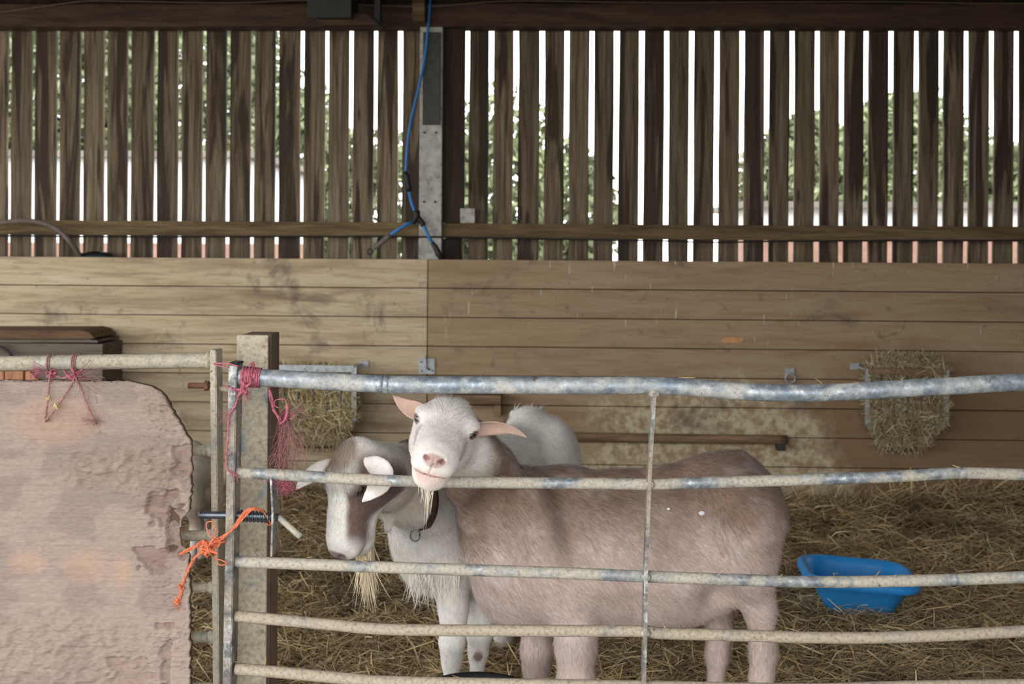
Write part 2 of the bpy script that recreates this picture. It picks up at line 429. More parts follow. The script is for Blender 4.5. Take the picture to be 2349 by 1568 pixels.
shed('outbuilding', P(1735, 400, 11).x, P(2900, 400, 11).x, 11, 13, P(2000, 478, 11).z, P(2000, 550, 11).z, 'low pale wall on an orange brick plinth beyond the boards')
M_LEAF = attr_mat('leaf', 0.7, 0.3)
M_BARK = plain('bark', srgb(80, 66, 52), 0.95)
def tree(x, y, zc, rx, rz, n, label, seed):
    r = np.random.default_rng(seed)
    e = empty('tree', (x, y, -0.14)); tag(e, label, 'tree', 'trees beyond the barn')
    d = r.normal(size=(n, 3)); d /= np.linalg.norm(d, axis=1)[:, None]
    rad = r.uniform(0.35, 1.0, n) ** 0.6 * (0.75 + 0.5 * fbm(d * 2.2 + seed, 3, seed))
    c = d * rad[:, None] * np.array([rx, rx * 0.8, rz]) + np.array([x, y, zc])
    a = r.normal(size=(n, 3)); a /= np.linalg.norm(a, axis=1)[:, None]; b = np.cross(a, r.normal(size=(n, 3))); b /= np.linalg.norm(b, axis=1)[:, None]
    s = r.uniform(0.07, 0.12, n)[:, None]
    V = np.stack([c - a * s, c + b * s * .5, c + a * s, c - b * s * .5], 1).reshape(-1, 3)
    Fq = np.arange(n * 4).reshape(n, 4)
    base = np.array([0.17, 0.195, 0.10]); col = base * r.uniform(0.6, 1.3, n)[:, None]
    o = np_mesh('crown', V, Fq, M_LEAF, e, False, np.repeat(col, 4, 0)); o['kind'] = 'stuff'; o.location = (-x, -y, 0.14)
    o.location = -Vector(e.location)
    sub(e, MB().tube([(x, y, -0.14), (x + .05, y, zc * .5), (x, y, zc)], [0.14, 0.11, 0.05], 8), 'trunk', M_BARK, True)
TREES = ((90, -120, 17, 2.0, 16000, 'tallest leafy green tree rising behind the tall pale outbuilding'), (430, -100, 22, 2.3, 16000, 'second leafy green tree behind the tall pale outbuilding, nearer its corner'),
    (690, 190, 16, 0.9, 2600, 'loose green bush beside the corner of the tall pale outbuilding'), (900, 290, 17.5, 1.1, 2600, 'loose green bush seen left of the hanging blue hose'),
    (1140, 210, 16, 1.0, 3000, 'thin green bush just right of the dark timber upright'), (1310, 330, 18, 0.75, 1800, 'small thin green bush at the edge of the open white sky'),
    (1850, 270, 16, 0.95, 7000, 'dense green tree where the low pale wall begins'), (2080, 200, 20, 1.5, 11000, 'tallest dense green tree behind the low pale wall'), (2330, 330, 16, 1.0, 7000, 'lower dense green tree towards the far end of the low pale wall'))
for i, (px, top, Yt, rx, nl, lab) in enumerate(TREES):
    t = P(px, top, Yt); zb_ = 0.6; zc = (t.z + zb_) / 2
    tree(t.x, Yt, zc, rx, (t.z - zb_) / 2, nl, lab, 100 + i)
# ------------------------------------------------------------------ metals
def galv(name, mud_lo, mud_hi, mudc=(150, 134, 106), steel=(126, 138, 150), scale=9.0):
    m = NT(name); pos = m.n('ShaderNodeNewGeometry').outputs['Position']
    a = m.noise(pos, scale, 7, 0.68, 0.5); sp = m.noise(pos, 140, 4, 0.6); fl = m.noise(pos, 45, 5, 0.7)
    st = m.ramp(fl, [(0.3, srgb(steel[0] - 30, steel[1] - 30, steel[2] - 26)), (0.5, srgb(*steel)), (0.72, srgb(205, 208, 206))])
    mu = m.ramp(sp, [(0.3, srgb(mudc[0] - 30, mudc[1] - 32, mudc[2] - 30)), (0.48, srgb(*mudc)), (0.7, srgb(mudc[0] + 16, mudc[1] + 16, mudc[2] + 16))])
    k = m.val(a, mud_lo, mud_hi); c = m.mix(k, st, mu)
    d = m.val(m.noise(pos, 26, 6, 0.7), 0.63, 0.70); c = m.mix(m.math('MULTIPLY', d, 0.8), c, srgb(84, 68, 50))
    k2 = m.math('SUBTRACT', 1.0, k)
    return m.out(c, m.math('ADD', m.math('MULTIPLY', k, 0.4), 0.45), m.math('MULTIPLY', k2, 0.45), sp, 0.35, 0.002, 0.35)
M_TOPRAIL = galv('galvanised_top_rail', 0.44, 0.66, (178, 176, 168), (142, 152, 160))
M_RAIL = galv('muddy_galvanised_rail', 0.36, 0.54, (170, 162, 147), (126, 134, 140))
M_RAILMUD = galv('caked_rail', 0.26, 0.46, (162, 149, 130), (128, 130, 128))
M_UPR = galv('dull_upright', 0.40, 0.62, (150, 138, 122), (112, 110, 108))
M_LRAIL = galv('pale_left_rail', 0.30, 0.55, (172, 162, 142), (150, 152, 144))
M_STEEL = plain('bright_bolt_steel', srgb(112, 118, 126), 0.38, 0.85, 0.3, 60)
M_RUST = plain('rusty_bolt', srgb(122, 84, 66), 0.85, 0.1, 0.4, 90)
M_HOT = plain('galvanised_fitting', srgb(168, 172, 174), 0.5, 0.5, 0.25, 40)
M_BLACK = plain('black_plastic', (0.014, 0.014, 0.015, 1), 0.5, 0, 0.2, 30)

YG = 2.42
# ------------------------------------------------------------------ front gate
gate = empty('field_gate', P(530, 1900, YG)); tag(gate, 'long bent tubular metal field gate with dented rails and welded flat brace', 'gate')
rails = [
 (0.0190, M_TOPRAIL, [(548, 864), (640, 868), (760, 875), (880, 881)]),
 (0.0188, M_TOPRAIL, [(893, 882), (1175, 883), (1340, 884), (1492, 884), (1580, 888), (1670, 895), (1760, 900), (1847, 901), (1930, 899), (1995, 895), (2180, 885), (2349, 876), (2700, 866)]),
 (0.0124, M_RAIL, [(540, 1083), (640, 1088), (740, 1094), (900, 1102), (1100, 1106), (1340, 1108), (1486, 1110), (1600, 1107), (1740, 1103), (1840, 1100), (2040, 1093), (2180, 1085), (2250, 1085), (2349, 1088), (2700, 1098)]),
 (0.0124, M_RAIL, [(540, 1288), (640, 1291), (900, 1301), (1240, 1312), (1470, 1321), (1740, 1331), (1870, 1334), (2000, 1333), (2180, 1329), (2349, 1323), (2700, 1312)]),
 (0.0122, M_RAILMUD, [(540, 1412), (640, 1421), (760, 1432), (900, 1443), (1240, 1446), (1470, 1447), (1520, 1452), (1740, 1458), (1840, 1461), (2000, 1462), (2180, 1456), (2349, 1447), (2700, 1434)]),
 (0.0124, M_RAILMUD, [(540, 1533), (640, 1541), (800, 1556), (900, 1563), (1240, 1570), (1490, 1574), (1840, 1580), (2100, 1574), (2349, 1570), (2700, 1566)]),
 (0.0124, M_RAILMUD, [(540, 1700), (1240, 1730), (2349, 1735), (2700, 1735)]),
]
for r, mt, pp in rails:
    sub(gate, MB().tube(spline([P(x, y, YG + 0.012) for x, y in pp], 8), r, 16), 'rail', mt, True)
c = [P(x, y, YG + 0.012) for x, y in ((880, 881.0), (884, 881.3), (888, 881.5), (893, 882))]
sub(gate, MB().tube(c, [0.0188, 0.0205, 0.0203, 0.0186], 16), 'joint_ring', M_TOPRAIL, True)
# end upright: thin box section, leaning slightly
def lean_box(pa, pb, w, d):
    mb = MB(); vs = []
    for p in (pa, pb):
        vs += [(p.x - w / 2, p.y, p.z), (p.x + w / 2, p.y, p.z), (p.x + w / 2, p.y + d, p.z), (p.x - w / 2, p.y + d, p.z)]
    bm = bmesh.new(); bv = [bm.verts.new(v) for v in vs]
    for f in ((0, 1, 2, 3), (7, 6, 5, 4), (0, 4, 5, 1), (1, 5, 6, 2), (2, 6, 7, 3), (3, 7, 4, 0)): bm.faces.new([bv[i] for i in f])
    bmesh.ops.recalc_face_normals(bm, faces=bm.faces[:])
    bmesh.ops.bevel(bm, geom=bm.edges[:], offset=0.002, segments=2, affect='EDGES'); bm.verts.index_update()
    mb.add([q.co[:] for q in bm.verts], [[q.index for q in f.verts] for f in bm.faces]); bm.free(); return mb
sub(gate, lean_box(P(533.5, 836, YG - .01), P(514, 1880, YG - .01), 0.0185, 0.05), 'upright', M_UPR)
sub(gate, lean_box(P(2700, 842, YG - .01), P(2700, 1880, YG - .01), 0.0185, 0.05), 'upright', M_UPR)
sub(gate, lean_box(P(533.5, 832, YG - .012), P(533.3, 838, YG - .012), 0.0215, 0.054), 'end_cap', M_BLACK)
# flat brace bar welded over the rails
bp = [(1501, 900), (1495, 1000), (1489, 1110), (1485, 1230), (1481, 1325), (1480, 1450), (1477, 1575), (1474, 1740)]
mb = MB(); vs = []; fs = []
for x, y in bp:
    q = P(x, y, YG - 0.004); vs += [(q.x - .0040, q.y - .006, q.z), (q.x + .0040, q.y - .006, q.z), (q.x + .0040, q.y + .03, q.z), (q.x - .0040, q.y + .03, q.z)]
for i in range(len(bp) - 1):
    for k in range(4): fs.append((i * 4 + k, i * 4 + (k + 1) % 4, (i + 1) * 4 + (k + 1) % 4, (i + 1) * 4 + k))
fs += [(0, 3, 2, 1), tuple((len(bp) - 1) * 4 + k for k in range(4))]
sub(gate, mb.add(vs, fs), 'brace', M_UPR)
for x, y in ((1501, 903), (1489, 1110), (1481, 1322), (1480, 1450)):    # weld blobs
    q = P(x, y, YG + .004); sub(gate, MB().tube([q + Vector((-.011, 0, 0)), q + Vector((-.005, -.004, 0)), q + Vector((.005, -.004, 0)), q + Vector((.011, 0, 0))], [0.004, 0.009, 0.009, 0.004], 8), 'weld', M_RAIL, True)
# latch: plate, sprung bolt and handle
xp = P(622.5, 1190, YG).x
mb = MB(); vs = []
for py, w in ((1098, 621), (1180, 625), (1276, 622)):
    q = P(w, py, YG - .008); vs += [(q.x - .002, q.y, q.z), (q.x + .002, q.y, q.z), (q.x + .002, q.y + .055, q.z), (q.x - .002, q.y + .055, q.z)]
fs = [(0, 3, 2, 1), (8, 9, 10, 11)] + [(i * 4 + k, i * 4 + (k + 1) % 4, i * 4 + 4 + (k + 1) % 4, i * 4 + 4 + k) for i in range(2) for k in range(4)]
sub(gate, mb.add(vs, fs), 'latch_plate', M_UPR)
YB = YG + 0.016
bolt = sub(gate, MB().tube([P(457, 1180, YB), P(459, 1180, YB), P(560, 1182, YB), P(640, 1186, YB)], [0.0068, 0.0082, 0.0082, 0.0082], 14), 'bolt', M_STEEL, True)
hp = spline([P(636, 1186, YB), P(644, 1190, YB - .002), P(662, 1206, YB - .006), P(690, 1231, YB - .012)], 5)
h = MB().tube(hp, 0.0068, 10).build('handle', M_RAIL, None, True); h.parent = bolt
sp = []
a, b = P(552, 1182, YB), P(630, 1185, YB)
for i in range(9 * 12 + 1):
    t = i / (9 * 12); c = a.lerp(b, t); an = i * 2 * math.pi / 12
    sp.append(c + Vector((0, math.cos(an) * .0118, math.sin(an) * .0118)))
s_ = MB().tube(sp, 0.0019, 6).build('spring', M_STEEL, None, True); s_.parent = bolt

# ------------------------------------------------------------------ left gate
YL = 2.50
lg = empty('pen_gate', P(480, 1900, YL)); tag(lg, 'pale tubular pen gate behind the plywood sheet', 'gate')
for r, pp in ((0.0172, [(-420, 842), (0, 834), (300, 829), (484, 826)]), (0.0118, [(-420, 1034), (484, 1032)]), (0.0118, [(-420, 1230), (486, 1228)]),
              (0.0105, [(-420, 1349), (488, 1347)]), (0.0118, [(-420, 1462), (490, 1460)]), (0.0118, [(-420, 1579), (490, 1577)]), (0.0118, [(-420, 1730), (490, 1728)])):
    sub(lg, MB().tube(spline([P(x, y, YL + .014) for x, y in pp], 6), r, 14), 'rail', M_LRAIL, True)
sub(lg, lean_box(P(488, 803, YL - .008), P(498, 1850, YL - .008), 0.0145, 0.05), 'upright', M_LRAIL)
for y in (826, 1032, 1228, 1347, 1460):
    q = P(485 + (y - 803) * .0095, y, YL + .008); sub(lg, MB().tube([q + Vector((-.012, 0, 0)), q + Vector((-.004, 0, 0)), q + Vector((.002, 0, 0))], [0.0125, 0.0165, 0.012] if y > 900 else [0.0175, 0.0205, 0.012], 10), 'weld', M_LRAIL, True)
q0, q1 = P(432, 884, YL + .02), P(478, 884, YL + .02)
pin = MB(); n = 22
pin.tube([q0.lerp(q1, i / n) for i in range(n + 1)], [0.0062 + 0.0007 * (i % 2) for i in range(n + 1)], 10)
pin_o = sub(lg, pin, 'hinge_bolt', M_RUST, True)
hx = MB().tube([P(470, 884, YL + .02), P(479, 884, YL + .02)], 0.0115, 6).build('nut', M_RUST); hx.parent = pin_o
sub(lg, MB().tube([P(504, 890, YL + .02), P(526, 893, YL + .02)], 0.0075, 10), 'hinge_pin', M_LRAIL, True)

# ------------------------------------------------------------------ gate post: steel channel facing on a timber core
YP = 2.62
gp = empty('gate_post', P(577, 1850, YP)); tag(gp, 'muddy steel-faced gate post with a brown timber core between the two gates', 'post')
def mat_chan():
    m = NT('muddy_channel'); pos = m.coord('Object'); a = m.noise(pos, 8, 7, 0.65, 0.6); b = m.noise(pos, 90, 4, 0.6)
    st = m.ramp(m.noise(pos, 30, 5, 0.7), [(0.3, srgb(96, 108, 122)), (0.55, srgb(140, 148, 152)), (0.75, srgb(200, 202, 198))])
    mu = m.ramp(b, [(0.3, srgb(150, 138, 118)), (0.6, srgb(184, 174, 154))])
    c = m.mix(m.val(a, 0.34, 0.46), st, mu)
    d = m.val(m.noise(pos, 17, 6, 0.7, 0.4), 0.60, 0.66); c = m.mix(m.math('MULTIPLY', d, 0.75), c, srgb(134, 106, 80))
    return m.out(c, 0.8, 0.1, b, 0.35, 0.002)
M_CHAN = mat_chan()
zt_ = P(577, 768, YP).z
xl, xr = P(541.5, 1000, YP).x, P(613.5, 1000, YP).x
sub(gp, MB().box(xl, xr, YP, YP + 0.010, -0.1, zt_, 0.003), 'steel_channel', M_CHAN)
M_CORE = wmat('brown_core_wood', srgb(134, 112, 92), srgb(112, 92, 75), srgb(82, 66, 54), (12, 12, 1))
sub(gp, MB().box(xl + .004, xr - .0005, YP + 0.034, YP + 0.115, -0.1, zt_ - .001, 0.003), 'timber_core', M_CORE)
sub(gp, MB().box(xr - .034, xr - .028, YP + 0.010, YP + 0.034, -0.1, zt_ - .002), 'channel_lip', M_CHAN)

# ------------------------------------------------------------------ plywood sheet
def plywood():
    YF = 2.40
    # ragged right edge: pixel outline of x as a function of y
    ey = [868, 874, 880, 886, 896, 910, 930, 950, 975, 1000, 1012, 1050, 1100, 1150, 1172, 1180, 1200, 1230, 1255, 1264, 1275, 1300, 1400, 1500, 1568, 1700, 1900]
    ex = [262, 292, 318, 345, 366, 376, 388, 398, 416, 428, 434, 437, 437, 435, 433, 424, 412, 408, 412, 430, 433, 433, 434, 434, 434, 435, 436]
    ny, nx = 300, 200
    ys = np.concatenate([np.linspace(868, 1600, ny - 20), np.linspace(1610, 1900, 20)])
    edge = np.interp(ys, ey, ex) + (fbm(np.stack([ys / 9.0, ys * 0 + 3], 1), 3, 5) - .5) * 9
    U = np.linspace(0, 1, nx) ** 0.85
    PX = -330 + (edge[:, None] + 330) * U[None, :]; PY = np.repeat(ys[:, None], nx, 1)
    top = 873 + (fbm(np.stack([PX[0] / 14, PX[0] * 0], 1), 3, 2) - .5) * 6
    PY[0] = top; PY[1] = np.maximum(PY[1], top + 2)
    x, y = PX.ravel(), PY.ravel()
    h = np.zeros(len(x))
    grain = fbm(np.stack([x / 90, y / 3.6], 1), 4, 11) - .5
    h += grain * 0.0035
    rough = fbm(np.stack([x / 16, y / 12], 1), 4, 21) - .5
    def blob(cx, cy, rx, ry): return np.clip(1 - ((x - cx) / rx) ** 2 - ((y - cy) / ry) ** 2, 0, 1) ** 0.5
    wob = (fbm(np.stack([x / 22, y / 18], 1), 3, 31) - .5)
    k = np.clip(blob(250, 1075, 130, 55) + blob(360, 1095, 90, 90) * .8 + blob(390, 920, 70, 60) + blob(120, 1500, 260, 110) * .7, 0, 1)
    h += rough * k * 0.020 + k * 0.002 + rough * .001 + (fbm(np.stack([x / 8, y / 4.5], 1), 3, 91) - .5) * .0014                                   # caked dirt
    crack = np.abs(fbm(np.stack([x / 45, y / 9], 1), 4, 41) - .5)
    h -= np.clip(0.022 - crack, 0, 1) * 0.30 * sstep(230, 400, x)
    def peel(cx, cy, rx, ry, d):
        q = np.maximum(np.abs(x - cx) / rx, np.abs(y - cy) / ry) ** 2 + wob * 2.4
        return -d * (1 - sstep(0.92, 1.0, q))
    pl_ = peel(372, 1165, 32, 38, .0085) + peel(352, 1285, 42, 26, .0085) + peel(405, 1215, 22, 60, .012) + peel(425, 1060, 26, 36, .007) + peel(300, 1560, 50, 50, .004) + peel(380, 1520, 12, 60, .007) + peel(378, 1436, 20, 7, .007)
    h += pl_
    P3 = np.array([P(a, b, YF) for a, b in zip(x, y)])
    P3[:, 1] -= h
    n = len(P3)
    back = P3.copy(); back[:, 1] = YF + 0.017
    V = np.concatenate([P3, back]); idx = np.arange(n).reshape(ny, nx)
    q = np.stack([idx[:-1, :-1], idx[:-1, 1:], idx[1:, 1:], idx[1:, :-1]], -1).reshape(-1, 4)
    # order so the front normal faces -y
    fr = q[:, ::-1]; bk = q + n
    def rim(a, b): return np.stack([a[:-1], a[1:], b[1:], b[:-1]], 1)
    rims = [rim(idx[0], idx[0] + n), rim(idx[-1] + n, idx[-1]), rim(idx[:, 0] + n, idx[:, 0]), rim(idx[:, -1], idx[:, -1] + n)]
    Fq = np.concatenate([fr, bk] + rims)
    peeled = np.clip(-pl_ / .008, 0, 1)[:, None]
    g2 = fbm(np.stack([x / 130, y / 3.5], 1), 4, 61)[:, None]; st = fbm(np.stack([x / 90, y / 60], 1), 4, 71)[:, None]
    fine = fbm(np.stack([x / 9, y / 4], 1), 3, 81)[:, None]; base = np.array(srgb(158, 141, 130)[:3]) * (0.84 + 0.16 * g2 + .22 * (fine - .4))
    base = base * (1 - sstep(.5, .62, st) * .32) + np.array(srgb(112, 100, 98)[:3]) * sstep(.5, .62, st) * .32
    warm = np.clip(blob(130, 965, 110, 60), 0, 1)[:, None] * .35 + np.clip(blob(195, 1300, 55, 45) + blob(60, 1290, 50, 30) + blob(280, 1310, 25, 40), 0, 1)[:, None] * .35
    base = base * (1 - warm) + np.array(srgb(186, 150, 122)[:3]) * warm
    base = base * (1 - k[:, None] * .5) + np.array(srgb(142, 126, 110)[:3]) * k[:, None] * .5
    base = base * (1 - peeled * .45) + np.array(srgb(122, 96, 88)[:3]) * peeled * .45
    col = np.concatenate([base, np.full((n, 3), 1.0) * np.array(srgb(96, 76, 64)[:3])])
    m = attr_mat('weathered_plywood', 0.9, 0.1, 0, (70, 70, 260), 0.6, 0.002)
    o = np_mesh('plywood_sheet', V, Fq, m, None, True, col)
    for p in o.data.polygons: pass
    tag(o, 'weathered plywood sheet with a rotten rounded corner tied to the pen gate', 'board'); return o
ply = plywood()

# ------------------------------------------------------------------ twine
M_PINK = plain('pink_twine', srgb(196, 108, 126), 0.8, 0, 0.45, 160, 0.5)
M_FADED = plain('faded_pink_twine', srgb(168, 122, 118), 0.85, 0, 0.4, 160, 0.5)
M_ORANGE = plain('orange_twine', srgb(218, 120, 84), 0.75, 0, 0.3, 160, 0.5)
def jit(p, s): return p + Vector((random.gauss(0, s), random.gauss(0, s), random.gauss(0, s)))
def strand(mb, pts, r=0.0016, twist=True, n=6):
    sp = spline(pts, 7)
    if not twist: return mb.tube(sp, r, 6)
    for ph in (0, math.pi):
        q = []
        for i, p in enumerate(sp):
            a = ph + i * 1.1; q.append(p + Vector((math.cos(a), math.cos(a) * .4, math.sin(a))) * r * .75)
        mb.tube(q, r, 6)
    return mb
def wrap(mb, c, axis, R, r, turns, span):
    """turns of twine round a rail"""
    axis = axis.normalized(); u = axis.orthogonal().normalized(); w = axis.cross(u); n = int(turns * 18)
    mb.tube([c + axis * ((i / n - .5) * span + random.gauss(0, .0004)) + (u * math.cos(i * 2 * math.pi / 18) + w * math.sin(i * 2 * math.pi / 18)) * (R + r * .9) for i in range(n + 1)], r, 6)
def knot(mb, c, s, n=5, r=.0018):
    for k in range(n):
        a = [jit(c, s) for _ in range(6)]; a.append(a[0]); mb.tube(spline(a, 5), r, 6)
def frays(mb, c, n, L, d, spread, r=.0004, curl=.5):
    for k in range(n):
        p = jit(c, .004); dirv = (Vector(d) + Vector((random.gauss(0, spread), random.gauss(0, spread), random.gauss(0, spread)))).normalized(); pts = [p]
        for i in range(5):
            dirv = (dirv + Vector((random.gauss(0, curl), random.gauss(0, curl), random.gauss(0, curl))) * .5 + Vector((0, 0, -.12))).normalized(); pts.append(pts[-1] + dirv * L * random.uniform(.12, .25))
        mb.tube(spline(pts, 3), r, 3)
AX = (P(600, 868, YG) - P(500, 862, YG))
YT = 2.385
# pink tie holding the plywood
tw = empty('twine_tie', P(130, 900, YT)); tag(tw, 'faded pink twine tying the plywood sheet to the pen gate rail', 'twine')
ra = Vector((1, 0, 0))
mb = MB(); wrap(mb, P(118, 832, YL + .014) , ra, .0172, .0017, 2.2, .010); sub(tw, mb, 'loop', M_FADED, True)
mb = MB(); wrap(mb, P(176, 831, YL + .014), ra, .0172, .0017, 3.2, .012); sub(tw, mb, 'loop', M_FADED, True)
mb = MB(); knot(mb, P(118, 858, 2.42), .006, 5); sub(tw, mb, 'knot', M_PINK, True)
mb = MB(); knot(mb, P(172, 862, 2.42), .008, 8); sub(tw, mb, 'knot', M_PINK, True)
mb = MB()
strand(mb, [P(118, 845, 2.44), P(114, 866, 2.40), P(111, 905, YT), P(107, 940, YT), P(104, 966, YT + .012)]); strand(mb, [P(172, 862, 2.41), P(165, 880, 2.395), P(133, 930, YT), P(110, 958, YT), P(104, 966, YT + .012)])
strand(mb, [P(172, 862, 2.41), P(180, 880, 2.395), P(205, 940, YT), P(222, 972, YT + .01)]); strand(mb, [P(122, 860, 2.42), P(145, 866, 2.41), P(168, 858, 2.41)]); sub(tw, mb, 'strand', M_FADED, True)
M_TANT = plain('tan_twine', srgb(196, 172, 132), .85, 0, .3, 160)
mb = MB(); knot(mb, P(112, 912, YT), .0022, 4); sub(tw, mb, 'knot', M_TANT, True)
mb = MB(); knot(mb, P(130, 932, YT - .002), .0028, 5); sub(tw, mb, 'knot', M_TANT, True)
def fray(tw, mat, *a):
    mb = MB(); frays(mb, *a); sub(tw, mb, 'frayed_end', mat, True)['kind'] = 'stuff'
fray(tw, M_PINK, P(96, 850, 2.41), 40, .030, (-1, -.2, .1), .5); fray(tw, M_FADED, P(185, 866, 2.41), 60, .06, (.8, -.1, -.3), .6); fray(tw, M_FADED, P(215, 970, YT), 22, .03, (-.3, 0, .5), .6)
# pink binding on the gate
tw = empty('twine_binding', P(577, 868, YG)); tag(tw, 'bright pink twine wound many turns round the gate top rail at the post', 'twine')
mb = MB(); wrap(mb, P(578, 865, YG + .012), AX, .0192, .0017, 10.5, .040); wrap(mb, P(570, 864, YG + .012), AX, .0208, .0017, 3.3, .022); sub(tw, mb, 'coil', M_PINK, True)
mb = MB(); knot(mb, P(558, 892, YG - .02), .0055, 8, .0016); sub(tw, mb, 'knot', M_PINK, True)
mb = MB(); knot(mb, P(578, 836, YG - .004), .003, 3, .0012); sub(tw, mb, 'knot', M_PINK, True)
mb = MB(); strand(mb, [P(546, 840, YG - .016), P(525, 834, YG - .016), P(492, 833, YG - .01), P(500, 838, YG - .01), P(524, 842, YG - .016)], .0016, False)
strand(mb, [P(520, 885, YG - .015), P(538, 893, YG - .016), P(556, 890, YG - .02), P(572, 880, YG - .022), P(576, 868, YG - .012)])
strand(mb, [P(549, 898, YG - .016), P(540, 930, YG - .015), P(527, 952, YG - .015), P(523, 1000, YG - .015), P(519, 1050, YG - .015), P(523, 1078, YG - .014), P(543, 1090, YG - .006)], .0013); sub(tw, mb, 'strand', M_PINK, True)
fray(tw, M_PINK, P(563, 896, YG - .02), 50, .022, (.2, -.2, -.6), .8); fray(tw, M_PINK, P(532, 1082, YG - .012), 12, .03, (.3, 0, -.7), .5); fray(tw, M_PINK, P(526, 950, YG - .015), 14, .03, (-.4, 0, .2), .8)
# frayed bundle hanging beside the post
tw = empty('twine_bundle', P(655, 985, YG + .03)); tag(tw, 'frayed pink twine bundle hanging in a tangle beside the gate post', 'twine')
Yf = YG + .035
M_DPINK = plain('deep_pink_twine', srgb(140, 72, 88), 0.85, 0, 0.4, 160, 0.5)
mb = MB()
for k in range(4): strand(mb, [jit(P(616, 884, Yf), .001), jit(P(622, 915, Yf), .002), jit(P(628, 940, Yf), .003), jit(P(645, 965, Yf), .003)], .0013, False)
strand(mb, [P(659, 926, Yf - .01), P(658, 950, Yf - .012), P(652, 966, Yf - .012), P(644, 971, Yf - .012)], .002); strand(mb, [P(664, 948, Yf), P(675, 952, Yf), P(668, 956, Yf), P(660, 950, Yf)], .0015, False)
strand(mb, [P(640, 935, Yf), P(630, 930, Yf), P(632, 918, Yf), P(650, 915, Yf), P(659, 925, Yf)], .0012, False)
sub(tw, mb, 'strand', M_PINK, True)
mb = MB()
for k in range(14):
    x0 = random.gauss(648, 7); pts = [P(x0 + 8 * math.sin(i * 1.3 + k) * (i > 0) + random.gauss(0, 3), 960 + i * 26 + random.gauss(0, 4), Yf + random.gauss(0, .006)) for i in range(6)]; strand(mb, pts, .0007, False)
knot(mb, P(652, 955, Yf), .007, 10, .0009); sub(tw, mb, 'tangle', M_DPINK, True)['kind'] = 'stuff'
fray(tw, M_FADED, P(656, 960, Yf), 60, .11, (.22, 0, -.9), .12, .00045, .65); fray(tw, M_FADED, P(664, 950, Yf), 24, .05, (.9, 0, .55), .2, .00045, .6); fray(tw, M_FADED, P(648, 1040, Yf), 60, .075, (.05, 0, -1), .2, .00045, .8); fray(tw, M_PINK, P(655, 1100, Yf - .02), 70, .042, (.05, 0, -1), .3, .0005, 1.0)
# orange tie on the bolt
tw = empty('twine_tie', P(500, 1240, YG - .02)); tag(tw, 'orange baler twine knotted round the sprung bolt and hanging to the plywood', 'twine')
Yo = YG - .022
mb = MB()
for k in range(4): strand(mb, [jit(P(604, 1172, YG - .004), .001), jit(P(582, 1165, Yo), .0015), jit(P(560, 1180, Yo), .002), jit(P(535, 1212, Yo), .002), jit(P(508, 1236, Yo), .0025), jit(P(490, 1250, Yo), .002)], .0015)
strand(mb, [P(604, 1172, YG - .002), P(620, 1198, YG + .01), P(622, 1204, YG + .012), P(612, 1202, YG + .004)], .0015, False)
sub(tw, mb, 'strand', M_ORANGE, True)
mb = MB(); knot(mb, P(478, 1258, Yo), .008, 11, .0022); sub(tw, mb, 'knot', M_ORANGE, True)
mb = MB(); knot(mb, P(500, 1240, Yo), .005, 6, .0017); sub(tw, mb, 'knot', M_ORANGE, True)
mb = MB()
strand(mb, [P(495, 1245, Yo), P(478, 1222, Yo), P(474, 1200, Yo), P(486, 1196, Yo), P(495, 1210, Yo), P(492, 1230, Yo)], .0015, False)
strand(mb, [P(490, 1252, Yo), P(495, 1280, Yo), P(505, 1295, Yo), P(520, 1292, Yo), P(510, 1285, Yo), P(498, 1282, Yo)], .0014, False)
for k in range(2): strand(mb, [jit(P(490, 1245, Yo), .002), jit(P(470, 1244, Yo), .002), jit(P(440, 1258, Yo), .001), P(413, 1271, Yo), jit(P(425, 1262, Yo), .001), P(450, 1250, Yo)], .0015)
sub(tw, mb, 'loop', M_ORANGE, True)
mb = MB()
for k in range(3): strand(mb, [jit(P(468, 1262, Yo), .002), jit(P(446, 1280, Yo), .001), jit(P(432, 1310, Yo), .001), jit(P(420, 1338, Yo), .001), jit(P(416, 1362, Yo), .001), P(408, 1378, Yo)], .0018)
knot(mb, P(417, 1345, Yo), .0035, 4, .0018); knot(mb, P(408, 1378, Yo), .0035, 5, .0018); frays(mb, P(408, 1380, Yo), 20, .02, (-.3, 0, -1), .5); sub(tw, mb, 'tail', M_ORANGE, True)
# white fleck of paint on the post is the channel's own wear; straw caught on the rails comes with the bedding

# ------------------------------------------------------------------ wall fittings
o = empty('latch_plate', P(980, 840, Y_W - .01)); tag(o, 'galvanised square plate with a bolt on the plank wall', 'fitting')
a, b = P(961, 857, Y_W), P(998, 822, Y_W)
sub(o, MB().box(a.x, b.x, Y_W - .009, Y_W - .003, a.z, b.z, .001), 'plate', M_HOT)
sub(o, MB().tube([P(977, 815, Y_W - .02), P(977, 842, Y_W - .022), P(985, 848, Y_W - .02)], .006, 8), 'eye_bolt', M_HOT, True)
for px, py in ((967, 830), (967, 850), (992, 850)):
    c = P(px, py, Y_W - .009); sub(o, MB().tube([c, c + Vector((0, -.004, 0))], .004, 8), 'screw', M_STRAP)
o = empty('tie_ring', P(1812, 862, Y_W - .01)); tag(o, 'grey tie ring on a small plate, between the bar and the right hay rack', 'ring')
a, b = P(1801, 860, Y_W), P(1822, 843, Y_W)
sub(o, MB().box(a.x, b.x, Y_W - .009, Y_W - .003, a.z, b.z, .001), 'plate', M_HOT)
c = P(1813, 867, Y_W - .02); sub(o, MB().tube([c + Vector((math.cos(t) * .024, 0, math.sin(t) * .024)) for t in [i * 2 * math.pi / 24 for i in range(25)]], .0048, 8), 'ring', M_HOT, True)
